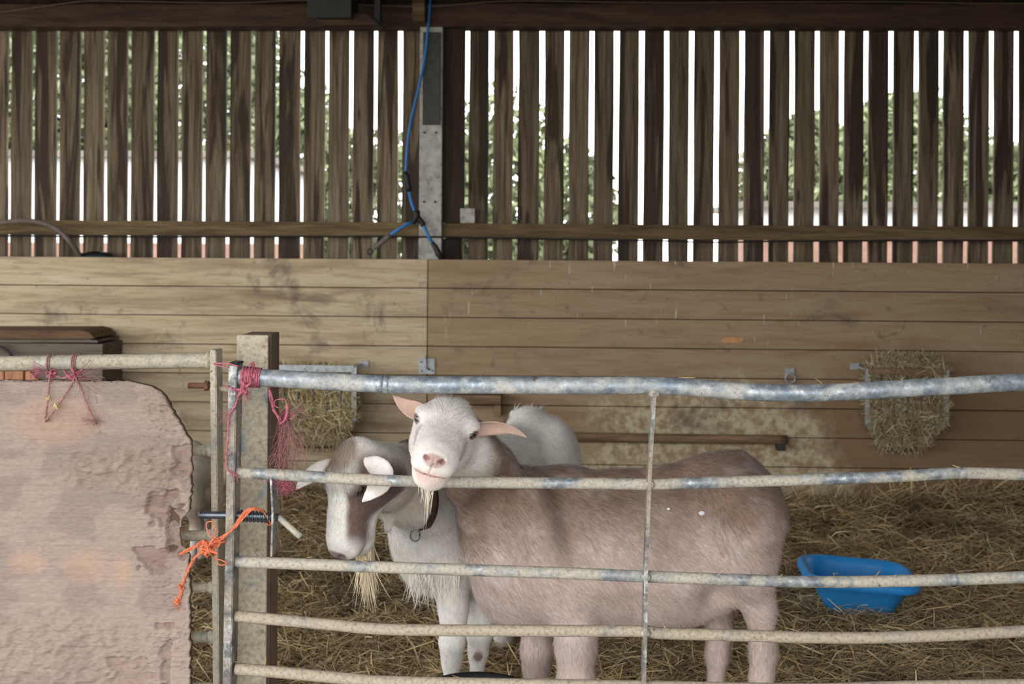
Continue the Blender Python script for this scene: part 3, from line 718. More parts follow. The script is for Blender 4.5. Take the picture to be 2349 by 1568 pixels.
# small wooden shelf, long bar
o = empty('wall_shelf', P(1100, 920, Y_W - .05)); tag(o, 'short wooden shelf ledge with a stub bracket behind the pink-tan goat', 'shelf')
a, b = P(1010, 925, 5.60), P(1150, 906, 5.60); sub(o, MB().box(a.x, b.x, 5.58, Y_W - .003, a.z, b.z, .003), 'ledge', M_BARW)
a, b = P(1134, 954, 5.64), P(1150, 927, 5.64); sub(o, MB().box(a.x, b.x, 5.62, Y_W - .003, a.z, b.z, .003), 'bracket', M_BARW)
o = empty('wooden_bar', P(1560, 1004, Y_W - .03)); tag(o, 'long round worn wooden bar fixed across the pale washed planks', 'bar')
pts = [P(1180, 1001, 5.655), P(1400, 1003, 5.655), P(1600, 1006, 5.655), P(1806, 1008, 5.655)]
sub(o, MB().tube(spline(pts, 6), .023, 12), 'pole', M_BARW, True)
for px in (1240, 1790):
    a, b = P(px - 9, 1032, 5.66), P(px + 10, 1012, 5.66); sub(o, MB().box(a.x, b.x, 5.64, Y_W - .003, a.z, b.z, .003), 'bracket', M_STRAP)
a, b = P(1657, 785, Y_W), P(1707, 774, Y_W)
o = MB().prism([(a.x, a.z), (b.x - .02, a.z - .002), (b.x, (a.z + b.z) / 2), (b.x - .005, b.z), (a.x + .01, b.z), (a.x - .006, (a.z + b.z) / 2)], Y_W - .0035, Y_W + .001).build('wood_scar', plain('bare_wood', srgb(206, 152, 104), .85)); o.parent = wall; o.location = (0, -Y_W, 0)

# hay racks
M_HAYBAR = plain('grey_rack_bar', srgb(96, 94, 92), 0.55, 0.4, 0.3, 50)
M_RACKL = plain('pale_rack_bar', srgb(176, 178, 178), 0.5, 0.3, 0.25, 50)
M_HAY = attr_mat('hay', 0.95, 0.1)
HAYC = np.array([srgb(206, 188, 146)[:3], srgb(188, 166, 122)[:3], srgb(166, 144, 100)[:3], srgb(220, 206, 170)[:3], srgb(138, 116, 80)[:3], srgb(172, 160, 118)[:3]])
def strips(C, D, N, L, W, bend, rng):
    """bent ribbons: centres C, unit directions D, sideways N, -> verts, quads"""
    n = len(C); S = np.cross(D, N); S /= (np.linalg.norm(S, axis=1)[:, None] + 1e-9)
    B = np.cross(S, D); V = []
    for t, wf in ((-.5, .55), (0.0, 1.0), (.5, .45)):
        c = C + D * (L * t)[:, None] + B * (bend * L * (0.25 - t * t) * 2)[:, None]
        V += [c - S * (W * wf / 2)[:, None], c + S * (W * wf / 2)[:, None]]
    V = np.stack(V, 1).reshape(-1, 3); b = np.arange(n)[:, None] * 6
    Fq = np.concatenate([b + np.array([[0, 1, 3, 2]]), b + np.array([[2, 3, 5, 4]])])
    return V, Fq
def unit(a): return a / (np.linalg.norm(a, axis=1)[:, None] + 1e-9)
def hay_rack(name, xl, xr, yt, yb, label, hay_label, front_mat, hayc, tips):
    """wall rack: flanges, front top bar, bars bending in to a bottom tray; xl.. in pixels at the wall"""
    Yf = Y_W - 0.17
    e = empty(name, P((xl + xr) / 2, yt, Y_W - .08)); tag(e, label, 'hay rack', 'hay racks on the plank wall')
    a, b = P(xl, yt + 14, Yf), P(xr, yt, Yf); w = b.x - a.x
    sub(e, MB().box(a.x, b.x, Yf, Yf + .012, a.z, b.z, .002), 'top_bar', front_mat)
    zlow = P(xl, yb, Y_W - .06).z; zk = b.z - (b.z - zlow) * 0.66
    for xs, sgn in ((a.x, -1), (b.x, 1)):
        poly = [Vector((xs + sgn * .045, Y_W - .006, b.z - .01)), Vector((xs, Y_W - .006, b.z - .01)), Vector((xs, Yf + .006, b.z - .01)), Vector((xs, Yf + .006, zk)), Vector((xs - sgn * w * .30, Y_W - .06, zlow))]
        mb = MB()
        for p, q in zip(poly[:-1], poly[1:]):
            d = (q - p).normalized(); s = Vector((1, 0, 0)) if abs(d.x) < .9 else Vector((0, 0, 1)); t = d.cross(s).normalized(); s = t.cross(d)
            w1, w2 = (.012, .004) if abs(d.x) < .9 else (.016, .004)
            vs = [x + s * i * w1 + t * j * w2 for x in (p, q) for i, j in ((-1, -1), (1, -1), (1, 1), (-1, 1))]
            mb.add(vs, [(0, 1, 2, 3), (7, 6, 5, 4), (0, 4, 5, 1), (1, 5, 6, 2), (2, 6, 7, 3), (3, 7, 4, 0)])
        sub(e, mb, 'side_strap', M_RACKL)
    nb = 5
    for i in range(1, nb + 1):
        t = i / (nb + 1); x = a.x + w * t; xb_ = (a.x + b.x) / 2 + (x - (a.x + b.x) / 2) * .42
        sub(e, MB().tube(spline([(x, Yf + .006, a.z), (x, Yf + .006, zk), (xb_, Y_W - .06, zlow + .01)], 5), .0048, 8), 'bar', M_HAYBAR, True)
    xm = (a.x + b.x) / 2
    sub(e, MB().box(xm - w * .2, xm + w * .2, Y_W - .1, Y_W - .004, zlow - .012, zlow + .012, .004), 'tray', M_BLACK)
    # hay: core + strands
    r = np.random.default_rng(len(label))
    h = empty('hay_clump', P((xl + xr) / 2, yt, Y_W - .08)); tag(h, hay_label, 'hay', 'hay in the racks')
    n = 5200
    u = r.uniform(0, 1, n); zz = zlow + (b.z + tips - zlow) * u
    wfrac = np.clip(np.interp(u, [0, .35, .9, 1.0], [.5, 1.0, 1.0, .62]), 0, 1)
    xx = xm + (r.uniform(-1, 1, n)) * w * .5 * wfrac * 1.02
    yy = np.interp(u, [0, .35, 1], [Y_W - .09, Yf - .005, Yf + .03]) - np.abs(r.normal(0, .012, n)) + r.uniform(0, .04, n)
    C = np.stack([xx, yy, zz], 1); D = unit(r.normal(size=(n, 3)) * [1, .35, 1.15]); N = unit(r.normal(size=(n, 3)) * .4 + np.array([0, -1, 0]))
    V, Fq = strips(C, D, N, r.uniform(.03, .11, n), r.uniform(.0018, .0042, n), r.normal(0, .35, n), r)
    colr = hayc[r.integers(0, len(hayc), n)] * r.uniform(.65, 1.15, n)[:, None]
    s = np_mesh('strand_mass', V, Fq, M_HAY, h, False, np.repeat(colr, 6, 0)); s.location = -Vector(h.location); s['kind'] = 'stuff'
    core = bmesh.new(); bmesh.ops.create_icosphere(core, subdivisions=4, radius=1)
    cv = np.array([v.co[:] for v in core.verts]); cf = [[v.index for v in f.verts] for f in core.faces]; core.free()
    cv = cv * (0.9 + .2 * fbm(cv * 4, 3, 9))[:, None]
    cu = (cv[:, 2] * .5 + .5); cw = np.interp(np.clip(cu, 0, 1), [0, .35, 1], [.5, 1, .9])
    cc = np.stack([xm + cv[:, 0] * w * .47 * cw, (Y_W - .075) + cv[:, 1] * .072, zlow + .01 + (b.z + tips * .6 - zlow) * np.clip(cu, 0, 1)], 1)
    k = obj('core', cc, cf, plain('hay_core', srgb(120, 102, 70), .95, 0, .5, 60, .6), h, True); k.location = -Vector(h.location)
hay_rack('hay_rack', 622, 812, 838, 1018, 'galvanised hay rack partly hidden behind the gate post', 'golden hay stuffed in the rack beside the gate post', M_HOT, HAYC, -.01)
hay_rack('hay_rack', 1992, 2172, 845, 1026, 'white-edged hay rack on the brown stained planks', 'greyish hay bulging out of the white-edged rack', M_BARW, HAYC * np.array([.82, .82, .88]), .055)

# blue hose with fittings
M_BLUE = plain('blue_hose', srgb(52, 122, 190), 0.45, 0, 0.15, 20)
hz = empty('blue_hose', P(985, 30, 5.66)); tag(hz, 'blue hose hanging down the pale post and forking into two grey ends', 'hose')
Yh_ = 5.70
sub(hz, MB().tube(spline([P(988, -20, 5.72), P(984, 40, 5.72), P(975, 130, 5.71), P(962, 195, Yh_), P(944, 270, Yh_), P(935, 330, Yh_), P(931, 395, Yh_)], 6), .0072, 10), 'hose', M_BLUE, True)
sub(hz, MB().tube([P(931, 393, Yh_), P(933, 402, Yh_), P(935, 418, Yh_), P(938, 432, Yh_), P(938, 440, Yh_)], [.011, .017, .014, .018, .011], 10), 'connector', M_BLACK, True)
sub(hz, MB().tube(spline([P(938, 436, Yh_), P(944, 465, Yh_), P(953, 488, Yh_)], 5), .0078, 10), 'hose', M_BLUE, True)
sub(hz, MB().tube(spline([P(955, 482, Yh_), P(956, 495, Yh_ - .005), P(951, 505, Yh_), P(945, 510, Yh_)], 4), [.012] + [.017] * 11 + [.011], 10), 'junction', M_BLACK, True)
sub(hz, MB().tube(spline([P(957, 497, Yh_), P(966, 508, Yh_), P(972, 517, Yh_)], 4), .014, 10), 'junction', M_BLACK, True)
sub(hz, MB().tube([P(946, 508, Yh_), P(920, 522, Yh_), P(893, 540, Yh_)], .0085, 10), 'hose', M_BLUE, True)
sub(hz, MB().tube([P(972, 516, Yh_), P(982, 540, Yh_), P(993, 558, Yh_)], .008, 10), 'hose', M_BLUE, True)
M_SLV = plain('grey_sleeve', srgb(108, 100, 94), 0.8)
sub(hz, MB().tube([P(895, 538, Yh_), P(888, 545, Yh_), P(868, 562, Yh_), P(858, 570, Yh_)], [.011, .014, .013, .009], 10), 'sleeve', M_SLV, True)
sub(hz, MB().tube([P(992, 556, Yh_), P(998, 566, Yh_), P(1006, 582, Yh_), P(1012, 592, Yh_ + .01)], [.010, .014, .016, .012], 10), 'sleeve', M_STRAP, True)
c = P(849, 577, Yh_); sub(hz, MB().tube([c + Vector((math.cos(t) * .013, 0, math.sin(t) * .013)) for t in [i * 2 * math.pi / 16 for i in range(17)]], .0045, 8), 'snap_ring', M_STRAP, True)

# bent grey pipe at far left, black dome behind the planks
pts = spline([P(-220, 560, 5.68), P(-120, 528, 5.68), P(0, 511, 5.68), P(55, 506, 5.68), P(100, 512, 5.68), P(135, 528, 5.68), P(160, 553, 5.68), P(176, 574, 5.72), P(186, 592, 5.765)], 7)
o = MB().tube(pts, .0125, 12).build('bent_pipe', plain('grey_pipe', srgb(112, 100, 92), 0.7), None, True); tag(o, 'bent grey-brown pipe arching over the top of the plank wall', 'pipe')
dm = bmesh.new(); bmesh.ops.create_uvsphere(dm, u_segments=28, v_segments=14, radius=1)
dv = [(v.co.x * .095, v.co.y * .045, v.co.z * .03) for v in dm.verts]; df = [[v.index for v in f.verts] for f in dm.faces]; dm.free()
c = P(222, 588, 5.80)
o = obj('rubber_feed_pan', [(x + c.x, y + 5.79, z + Z_TOP - 0.005 + .004) for x, y, z in dv], df, M_BLACK, None, True); tag(o, 'black rubber pan upturned on the ledge beside the bent pipe', 'pan')

# brown wooden chest with lid, far left against the wall
M_CHEST = wmat('chest_wood', srgb(132, 104, 80), srgb(110, 84, 64), srgb(74, 56, 44), (1, 9, 9))
M_CHESTG = wmat('chest_grey_panel', srgb(120, 110, 98), srgb(102, 92, 82), srgb(78, 70, 62), (1, 9, 9))
M_CHESTO = wmat('chest_orange_board', srgb(196, 144, 108), srgb(176, 126, 94), srgb(130, 90, 66), (9, 9, 1))
ch = empty('feed_chest', P(60, 1100, 5.2)); tag(ch, 'brown wooden chest with an overhanging lid standing against the plank wall', 'chest')
Yc = 5.40
def pz(x, y): q = P(x, y, Yc); return (q.x, q.z)
lid = [pz(-400, 757), pz(185, 757), pz(203, 762), pz(217, 775), pz(205, 777), pz(-400, 777)]
sub(ch, MB().prism(lid, Yc, Y_W - .02), 'lid', M_CHEST)
sub(ch, MB().prism([pz(-400, 779), pz(205, 779), pz(222, 781), pz(222, 786), pz(-400, 786)], Yc + .01, Y_W - .02), 'lid_trim', M_CHESTG)
bz = P(0, 1160, Yc).z
sub(ch, MB().box(P(-400, 800, Yc).x, P(235, 800, Yc + .03).x, Yc + .03, Y_W - .02, 0.0, P(0, 788, Yc).z), 'body', M_CHESTG)
for i, px in enumerate((-120, -77, -36, 8, 54)):
    a, b = P(px + 1, 1000, Yc), P(px + 43, 851, Yc)
    if i < 4: sub(ch, MB().box(a.x, b.x, Yc + .008, Yc + .029, 0.02, b.z, .002), 'front_board', M_CHESTO)
    else: sub(ch, MB().prism([(a.x, .02), (P(110, 900, Yc).x, .02), (P(110, 900, Yc).x, P(110, 897, Yc).z), (P(66, 852, Yc).x, P(66, 852, Yc).z), (a.x, P(66, 852, Yc).z)], Yc + .008, Yc + .029), 'front_board', M_CHESTO)
sub(ch, MB().tube(spline([P(-30, 795, Yc), P(0, 797, Yc - .02), P(20, 808, Yc - .02), P(30, 822, Yc - .01), P(33, 835, Yc + .02)], 5), .008, 8), 'handle', M_STRAP, True)

# ------------------------------------------------------------------ tubs
def rrect(w, d, r, n=6):
    pts = []
    for cx, cy, a0 in ((w / 2 - r, d / 2 - r, 0), (-w / 2 + r, d / 2 - r, 90), (-w / 2 + r, -d / 2 + r, 180), (w / 2 - r, -d / 2 + r, 270)):
        for k in range(n + 1):
            a = math.radians(a0 + 90 * k / n); pts.append((cx + r * math.cos(a), cy + r * math.sin(a)))
    return pts
def basin(name, rings, mat, loc, rot, label, cat):
    v = []; n = len(rings[0][0])
    for pts, z in rings: v += [(x, y, z) for x, y in pts]
    f = [(i * n + k, i * n + (k + 1) % n, (i + 1) * n + (k + 1) % n, (i + 1) * n + k) for i in range(len(rings) - 1) for k in range(n)]
    f += [tuple(reversed(range(n))), tuple(range((len(rings) - 1) * n, len(rings) * n))]
    return v, f
M_TUB = plain('blue_plastic', srgb(46, 146, 220), 0.42, 0, 0.12, 12, 0.05, 0.45)
rr = lambda w, d, r: rrect(w, d, r)
v, f = basin('t', [(rr(.215, .20, .05), 0), (rr(.235, .215, .055), .012), (rr(.33, .285, .075), .098), (rr(.395, .335, .09), .108), (rr(.400, .340, .09), .120), (rr(.392, .332, .09), .134), (rr(.372, .312, .085), .139),
                  (rr(.350, .292, .08), .136), (rr(.322, .268, .075), .118), (rr(.225, .205, .055), .018), (rr(.18, .16, .05), .010)], None, None, None, None, None)
tub = obj('feed_tub', v, f, M_TUB, None, False)
for p in tub.data.polygons: p.use_smooth = len(p.vertices) == 4
c = P(1968, 1385, 4.02); tub.location = (c.x, 4.06, 0.022); tub.rotation_euler = (math.radians(3), math.radians(3.5), math.radians(-3)); tub.scale = (1, .86, .98)
tag(tub, 'bright blue plastic feed tub lying tilted in the straw', 'tub')
n = 40; rings = []
cir = lambda r: [(r * math.cos(2 * math.pi * k / n), r * math.sin(2 * math.pi * k / n)) for k in range(n)]
rings = [(cir(.105), 0), (cir(.11), .01), (cir(.132), .235), (cir(.143), .24), (cir(.146), .25), (cir(.141), .258), (cir(.131), .254), (cir(.125), .235), (cir(.102), .02), (cir(.08), .015)]
v, f = basin('b', rings, None, None, None, None, None)
bt = obj('rubber_bucket', v, f, M_BLACK, None, True); c = P(1098, 1545, 2.72); bt.location = (c.x, 2.62, 0.0); tag(bt, 'black rubber bucket standing inside the gate below the goats', 'bucket')
# ------------------------------------------------------------------ goats: one continuous surface each, from blended volumes
def V3(*a): return np.array(a, float)
def PV(px, py, Y): return np.array(P(px, py, Y))
class Sdf:
    def __init__(s): s.p = []; s.k = 1.0
    def cone(s, a, b, ra, rb, k=0.03, op='add', sq=None):
        s.p.append((op, 'c', np.array(a, float), np.array(b, float), ra * s.k, rb * s.k, k)); return s
    def chain(s, pts, rad, k=0.02):
        for i in range(len(pts) - 1): s.cone(pts[i], pts[i + 1], rad[i], rad[i + 1], k)
    def ell(s, c, r, R=None, k=0.03, op='add'):
        s.p.append((op, 'e', np.array(c, float), np.array(r, float), np.eye(3) if R is None else np.array(R, float), None, k)); return s
    @staticmethod
    def d(q, X):
        if q[1] == 'c':
            a, b, ra, rb = q[2:6]; ab = b - a; t = np.clip((X - a) @ ab / (ab @ ab), 0, 1)
            return np.linalg.norm(X - a - t[..., None] * ab, axis=-1) - (ra + (rb - ra) * t)
        L = (X - q[2]) @ q[4].T; k0 = np.linalg.norm(L / q[3], axis=-1); k1 = np.linalg.norm(L / q[3] ** 2, axis=-1)
        return k0 * (k0 - 1) / (k1 + 1e-9)
    @staticmethod
    def comb(D, d, k, op):
        if op == 'add':
            h = np.maximum(k - np.abs(D - d), 0) / k; return np.minimum(D, d) - h * h * k * 0.25
        h = np.maximum(k - np.abs(D + d), 0) / k; return np.maximum(D, -d) + h * h * k * 0.25
    def ev(s, X):
        D = np.full(X.shape[:-1], 1.0)
        for q in s.p: D = s.comb(D, s.d(q, X), q[6], q[0])
        return D
    def bbox(s, q):
        if q[1] == 'c':
            m = max(q[4], q[5]); return np.minimum(q[2], q[3]) - m, np.maximum(q[2], q[3]) + m
        m = q[3].max(); return q[2] - m, q[2] + m
    def mesh(s, h):
        bbs = [s.bbox(q) for q in s.p if q[0] == 'add']
        lo = np.min([b[0] for b in bbs], 0) - 3 * h; hi = np.max([b[1] for b in bbs], 0) + 3 * h
        n = np.ceil((hi - lo) / h).astype(int) + 1
        ax = [lo[i] + h * np.arange(n[i]) for i in range(3)]
        D = np.full(n, 1.0, np.float32)
        for q in s.p:
            a, b = s.bbox(q); m = q[6] + 3 * h
            i0 = np.clip(((a - m - lo) / h).astype(int), 0, n); i1 = np.clip(((b + m - lo) / h).astype(int) + 2, 0, n)
            sl = tuple(slice(i0[k], i1[k]) for k in range(3))
            G = np.stack(np.meshgrid(*[ax[k][sl[k]] for k in range(3)], indexing='ij'), -1)
            D[sl] = s.comb(D[sl], s.d(q, G), q[6], q[0])
        # surface nets
        S = D < 0; c = np.zeros(np.array(n) - 1, np.int8)
        for i in (0, 1):
            for j in (0, 1):
                for k in (0, 1): c += S[i:n[0] - 1 + i, j:n[1] - 1 + j, k:n[2] - 1 + k]
        act = (c > 0) & (c < 8); idx = -np.ones(act.shape, np.int64); cells = np.argwhere(act); idx[act] = np.arange(len(cells))
        acc = np.zeros((len(cells), 3)); cnt = np.zeros(len(cells))
        cor = np.array([[i, j, k] for i in (0, 1) for j in (0, 1) for k in (0, 1)])
        for e0 in range(8):
            for e1 in range(e0 + 1, 8):
                if np.abs(cor[e0] - cor[e1]).sum() != 1: continue
                p0 = cells + cor[e0]; p1 = cells + cor[e1]; d0 = D[tuple(p0.T)]; d1 = D[tuple(p1.T)]
                mk = (d0 < 0) != (d1 < 0); t = np.where(mk, d0 / (d0 - d1 + 1e-12), 0)[:, None]
                acc += np.where(mk[:, None], p0 + t * (p1 - p0), 0); cnt += mk
        V = lo + h * acc / cnt[:, None]; Q = []
        for a in range(3):
            b, c2 = (a + 1) % 3, (a + 2) % 3
            sl0 = [slice(None)] * 3; sl1 = [slice(None)] * 3; sl0[a] = slice(0, -1); sl1[a] = slice(1, None)
            ch = S[tuple(sl0)] != S[tuple(sl1)]; e = np.argwhere(ch); e = e[(e[:, b] > 0) & (e[:, c2] > 0) & (e[:, b] < n[b] - 1) & (e[:, c2] < n[c2] - 1)]
            q = []
            for db, dc in ((-1, -1), (0, -1), (0, 0), (-1, 0)):
                f = e.copy(); f[:, b] += db; f[:, c2] += dc; q.append(idx[tuple(f.T)])
            q = np.stack(q, 1); ins = S[tuple(e.T)]; q[~ins] = q[~ins][:, ::-1]; Q.append(q)
        return V, np.concatenate(Q)
    def project(s, V, it=2, mx=0.004):
        for _ in range(it):
            d = s.ev(V); e = 5e-4; g = np.stack([s.ev(V + np.eye(3)[i] * e) - d for i in range(3)], 1) / e
            g /= (np.linalg.norm(g, axis=1)[:, None] + 1e-9); V = V - np.clip(d, -mx, mx)[:, None] * g
        return V

def frame(Fc, Uc):
    """forward / up given as (right, up, toward camera) -> rows (r, u, f) in world axes"""
    w = lambda a: np.array([a[0], -a[2], a[1]], float)
    F = w(Fc); F /= np.linalg.norm(F); U = w(Uc); U -= F * (U @ F); U /= np.linalg.norm(U); R = np.cross(U, F)
    return np.stack([R, U, F])

def head(S, O, R, s=1.0, long=1.0, crown=1.0, jowl=1.0):
    """head volumes in a local frame (right, up, forward), metres"""
    W = lambda r, u, f: O + s * (R[0] * r + R[1] * u + R[2] * (f * long if f > 0 else f))
    E = lambda c, rad, k=.02, op='add': S.ell(W(*c), s * np.array(rad), R, k * s, op)
    E((0, -.002, -.032), (.052, .040 * min(1, .4 + .6 * crown), .050), .03)
    E((0, .006, .004), (.058, .032, .038), .02)
    for sg in (-1, 1):
        E((sg * .047, .010, .006), (.018, .017, .024), .018)              # orbits
        E((sg * .030 * jowl, -.046, -.014), (.031 * jowl, .044, .056), .03)            # cheeks
        E((sg * .022, -.020, .060), (.022, .030, .050), .025)
    E((0, .032 * crown, -.030), (.026, .014, .030), .02)
    S.cone(W(0, -.004, .0), W(0, -.022, .110), s * .040, s * .030, .02 * s)
    E((0, -.032, .110), (.044, .035, .038), .02)
    E((0, -.018, .137), (.020, .013, .011), .012)                        # nose pad
    E((0, -.038, .130), (.039, .017, .019), .012)                        # upper lip
    E((0, -.067, .110), (.030, .022, .029), .014)                        # chin
    S.cone(W(0, -.062, -.03), W(0, -.062, .095), s * .036 * jowl, s * .026, .03 * s)
    for sg in (-1, 1):
        ra = R[0] * sg * .72 + R[1] * .69; rb = -R[0] * sg * .69 + R[1] * .72
        S.ell(W(sg * .0140, -.0185, .148), s * np.array([.0080, .0024, .010]), np.stack([ra, rb, R[2]]), .005 * s, 'sub')   # slanted nostrils
        E((sg * .0545, .004, .016), (.0100, .0085, .0120), .005, 'sub')   # eye sockets
    E((0, -.0505, .146), (.026, .0013, .018), .003, 'sub')                # mouth
    E((0, -.030, .156), (.0016, .016, .012), .004, 'sub')                 # philtrum
    return W

def ear_mesh(base, mid, tip, nrm, w0, w1, cup, n=14, m=9, th=.0028, prof=(.86, 1, .72, .3, .06)):
    """leaf-shaped cupped ear along base-mid-tip"""
    base, mid, tip, nrm = [np.array(q, float) for q in (base, mid, tip, nrm)]
    V = []; 
    for side in (1, -1):
        for i in range(n):
            t = i / (n - 1); c = (1 - t) ** 2 * base + 2 * t * (1 - t) * mid + t * t * tip
            tg = 2 * (1 - t) * (mid - base) + 2 * t * (tip - mid); tg /= np.linalg.norm(tg)
            nn = nrm - tg * (nrm @ tg); nn /= np.linalg.norm(nn); b = np.cross(tg, nn)
            w = np.interp(t, [0, .18, .42, .72, .92, 1], [w0] + [w1 * q for q in prof])
            cu = cup * (1 - .6 * t)
            for j in range(m):
                a = (j / (m - 1) - .5) * 2; ang = a * cu
                V.append(c + b * w * (math.sin(ang) / max(cu, .3)) + nn * w * ((1 - math.cos(ang)) / max(cu, .3)) + nn * side * th * (1 - .6 * abs(a)))
    V = np.array(V); k = n * m; Q = []
    for i in range(n - 1):
        for j in range(m - 1):
            a = i * m + j; Q.append((a, a + 1, a + m + 1, a + m)); Q.append((k + a, k + a + m, k + a + m + 1, k + a + 1))
    for i in range(n - 1):
        for j in (0, m - 1):
            a = i * m + j; q = (a, a + m, k + a + m, k + a); Q.append(q if j == 0 else q[::-1])
    for j in range(m - 1):
        a = (n - 1) * m + j; Q.append((a, a + 1, k + a + 1, k + a))
    return V, np.array(Q)

M_COAT = attr_mat('goat_coat', 0.85, 0.12, 0.25, (60, 60, 60), 0.25, 0.003)
M_FUR = attr_mat('goat_fur', 0.8, 0.12, 0.0)
M_EYE = None
def mat_eye():
    m = NT('goat_eye'); x, y, z = m.sep(m.coord('Object'))
    r = m.math('SQRT', m.math('ADD', m.math('MULTIPLY', x, x), m.math('MULTIPLY', y, y)))
    iris = m.val(r, .0090, .0082); c = m.mix(iris, srgb(40, 32, 28), srgb(96, 80, 52))
    ax_ = m.math('ABSOLUTE', x); ay = m.math('ABSOLUTE', y)
    pu = m.math('MULTIPLY', m.val(ax_, .0082, .0072), m.val(ay, .0042, .0034)); c = m.mix(pu, c, (.004, .004, .005, 1))
    m.b.inputs['Coat Weight'].default_value = 1.0; m.b.inputs['Coat Roughness'].default_value = 0.03
    return m.out(c, 0.25, None, None, spec=.5)
M_EYE = mat_eye()
def eye(parent, c, look, up, r=.0118):
    bm = bmesh.new(); bmesh.ops.create_uvsphere(bm, u_segments=24, v_segments=16, radius=r)
    o = obj('eye', [v.co[:] for v in bm.verts], [[v.index for v in f.verts] for f in bm.faces], M_EYE, None, True); bm.free()
    z = Vector(look).normalized(); y = Vector(up); y = (y - z * y.dot(z)).normalized(); x = y.cross(z)
    mt = Matrix.Identity(4)
    for i in range(3): mt[i][0] = x[i]; mt[i][1] = y[i]; mt[i][2] = z[i]; mt[i][3] = c[i] - parent.location[i]
    o.parent = parent; o.matrix_local = mt; return o

def finish_goat(name, S, ears, colour, flow, hc, hr, n_fur, flen, label, group, h=.0065, seed=1, lens=None):
    V, Q = S.mesh(h)
    if hc is not None:                                                     # refine the head
        me = bpy.data.meshes.new('t'); me.from_pydata(V.tolist(), [], Q.tolist()); bm = bmesh.new(); bm.from_mesh(me); bpy.data.meshes.remove(me)
        for rad in (hr, hr * .96):
            es = [e for e in bm.edges if (np.array(e.verts[0].co) - hc) @ (np.array(e.verts[0].co) - hc) < rad * rad]
            bmesh.ops.subdivide_edges(bm, edges=es, cuts=1, use_grid_fill=True)
            if rad < hr: break
            if h < .005: break
        bmesh.ops.triangulate(bm, faces=bm.faces[:]); bm.verts.index_update()
        V = np.array([v.co[:] for v in bm.verts]); Q = np.array([[v.index for v in f.verts] for f in bm.faces]); bm.free()
    else:
        Q = np.concatenate([Q[:, [0, 1, 2]], Q[:, [0, 2, 3]]])
    V = S.project(V)
    nb = len(V); isear = np.zeros(nb, int)
    for (ev_, eq) in ears:
        eq = np.concatenate([eq[:, [0, 1, 2]], eq[:, [0, 2, 3]]]); Q = np.concatenate([Q, eq + len(V)]); V = np.concatenate([V, ev_]); isear = np.concatenate([isear, np.ones(len(ev_), int)])
    C = colour(V, isear)
    o = np_mesh(name, V, Q, M_COAT, None, True, C); tag(o, label, 'goat', group)
    # fur blades
    r = np.random.default_rng(seed); A, B, Cc = V[Q[:, 0]], V[Q[:, 1]], V[Q[:, 2]]
    nr = np.cross(B - A, Cc - A); ar = np.linalg.norm(nr, axis=1) * .5; nr /= (2 * ar[:, None] + 1e-12)
    wgt = ar.copy(); 
    if hc is not None: wgt *= np.where(np.linalg.norm((A + B + Cc) / 3 - hc, axis=1) < hr, 2.2, 1.0)
    t = r.choice(len(Q), n_fur, p=wgt / wgt.sum()); u = r.uniform(size=(n_fur, 2)); fl = u.sum(1) > 1; u[fl] = 1 - u[fl]
    X = A[t] + (B[t] - A[t]) * u[:, :1] + (Cc[t] - A[t]) * u[:, 1:]; N = nr[t]
    col = C[Q[t, 0]]
    D = flow(X) + r.normal(0, .22, (n_fur, 3)); D -= N * (D * N).sum(1)[:, None]; D = unit(D); Lf = flen(X) * r.uniform(.55, 1.25, n_fur) * np.where(isear[Q[t, 0]] == 1, .22, 1.0)
    lift = r.uniform(.08, .32, n_fur)[:, None]; T = D * np.sqrt(1 - lift ** 2) + N * lift; Sd = np.cross(N, D); w = r.uniform(.0007, .0014, n_fur)[:, None]
    keep = Lf > .0015; X, T, Sd, w, Lf, N, col = [q[keep] for q in (X, T, Sd, w, Lf, N, col)]
    FV = np.stack([X - Sd * w * .5 - N * .0005, X + Sd * w * .5 - N * .0005, X + T * Lf[:, None]], 1).reshape(-1, 3); FQ = np.arange(len(FV)).reshape(-1, 3)
    fc = col * (r.uniform(.66, 1.2, len(col)) * (.85 + .3 * fbm(X * 40, 2, 5)))[:, None]
    f = np_mesh('fur', FV, FQ, M_FUR, o, False, np.repeat(np.clip(fc, 0, .95), 3, 0)); f['kind'] = 'stuff'
    return o

def locks(name, parent, roots, dirs, L, col, w, seed, curl=.25, seg=5):
    """long hair: tapering bent ribbons"""
    r = np.random.default_rng(seed); n = len(roots); V = []; p = np.array(roots); d = unit(np.array(dirs)); side = unit(np.cross(d, unit(r.normal(size=(n, 3)))))
    ww = w * r.uniform(.6, 1.3, n)[:, None]; Ls = L * r.uniform(.55, 1.15, n)[:, None]; cv = r.normal(0, curl, (n, 3))
    for i in range(seg + 1):
        t = i / seg; k = ww * (1 - t ** 1.6) * .5 + .0001; V += [p - side * k, p + side * k]
        d = unit(d + cv / seg + np.array([0, 0, -.12])); p = p + d * Ls / seg
    V = np.stack(V, 1).reshape(-1, 3); b = np.arange(n)[:, None] * (2 * seg + 2)
    Fq = np.concatenate([b + np.array([[2 * i, 2 * i + 1, 2 * i + 3, 2 * i + 2]]) for i in range(seg)])
    c = np.array(col)[None] * r.uniform(.75, 1.15, n)[:, None]
    o = np_mesh(name, V, Fq, M_FUR, parent, False, np.repeat(c, 2 * seg + 2, 0)); o['kind'] = 'stuff'; return o

def blobf(X, c, r): return np.clip(1 - (((X - c) / r) ** 2).sum(1), 0, 1)
lin = lambda *c: np.array(srgb(*c)[:3])
def lerp(a, b, t): return a * (1 - t[:, None]) + b * t[:, None]

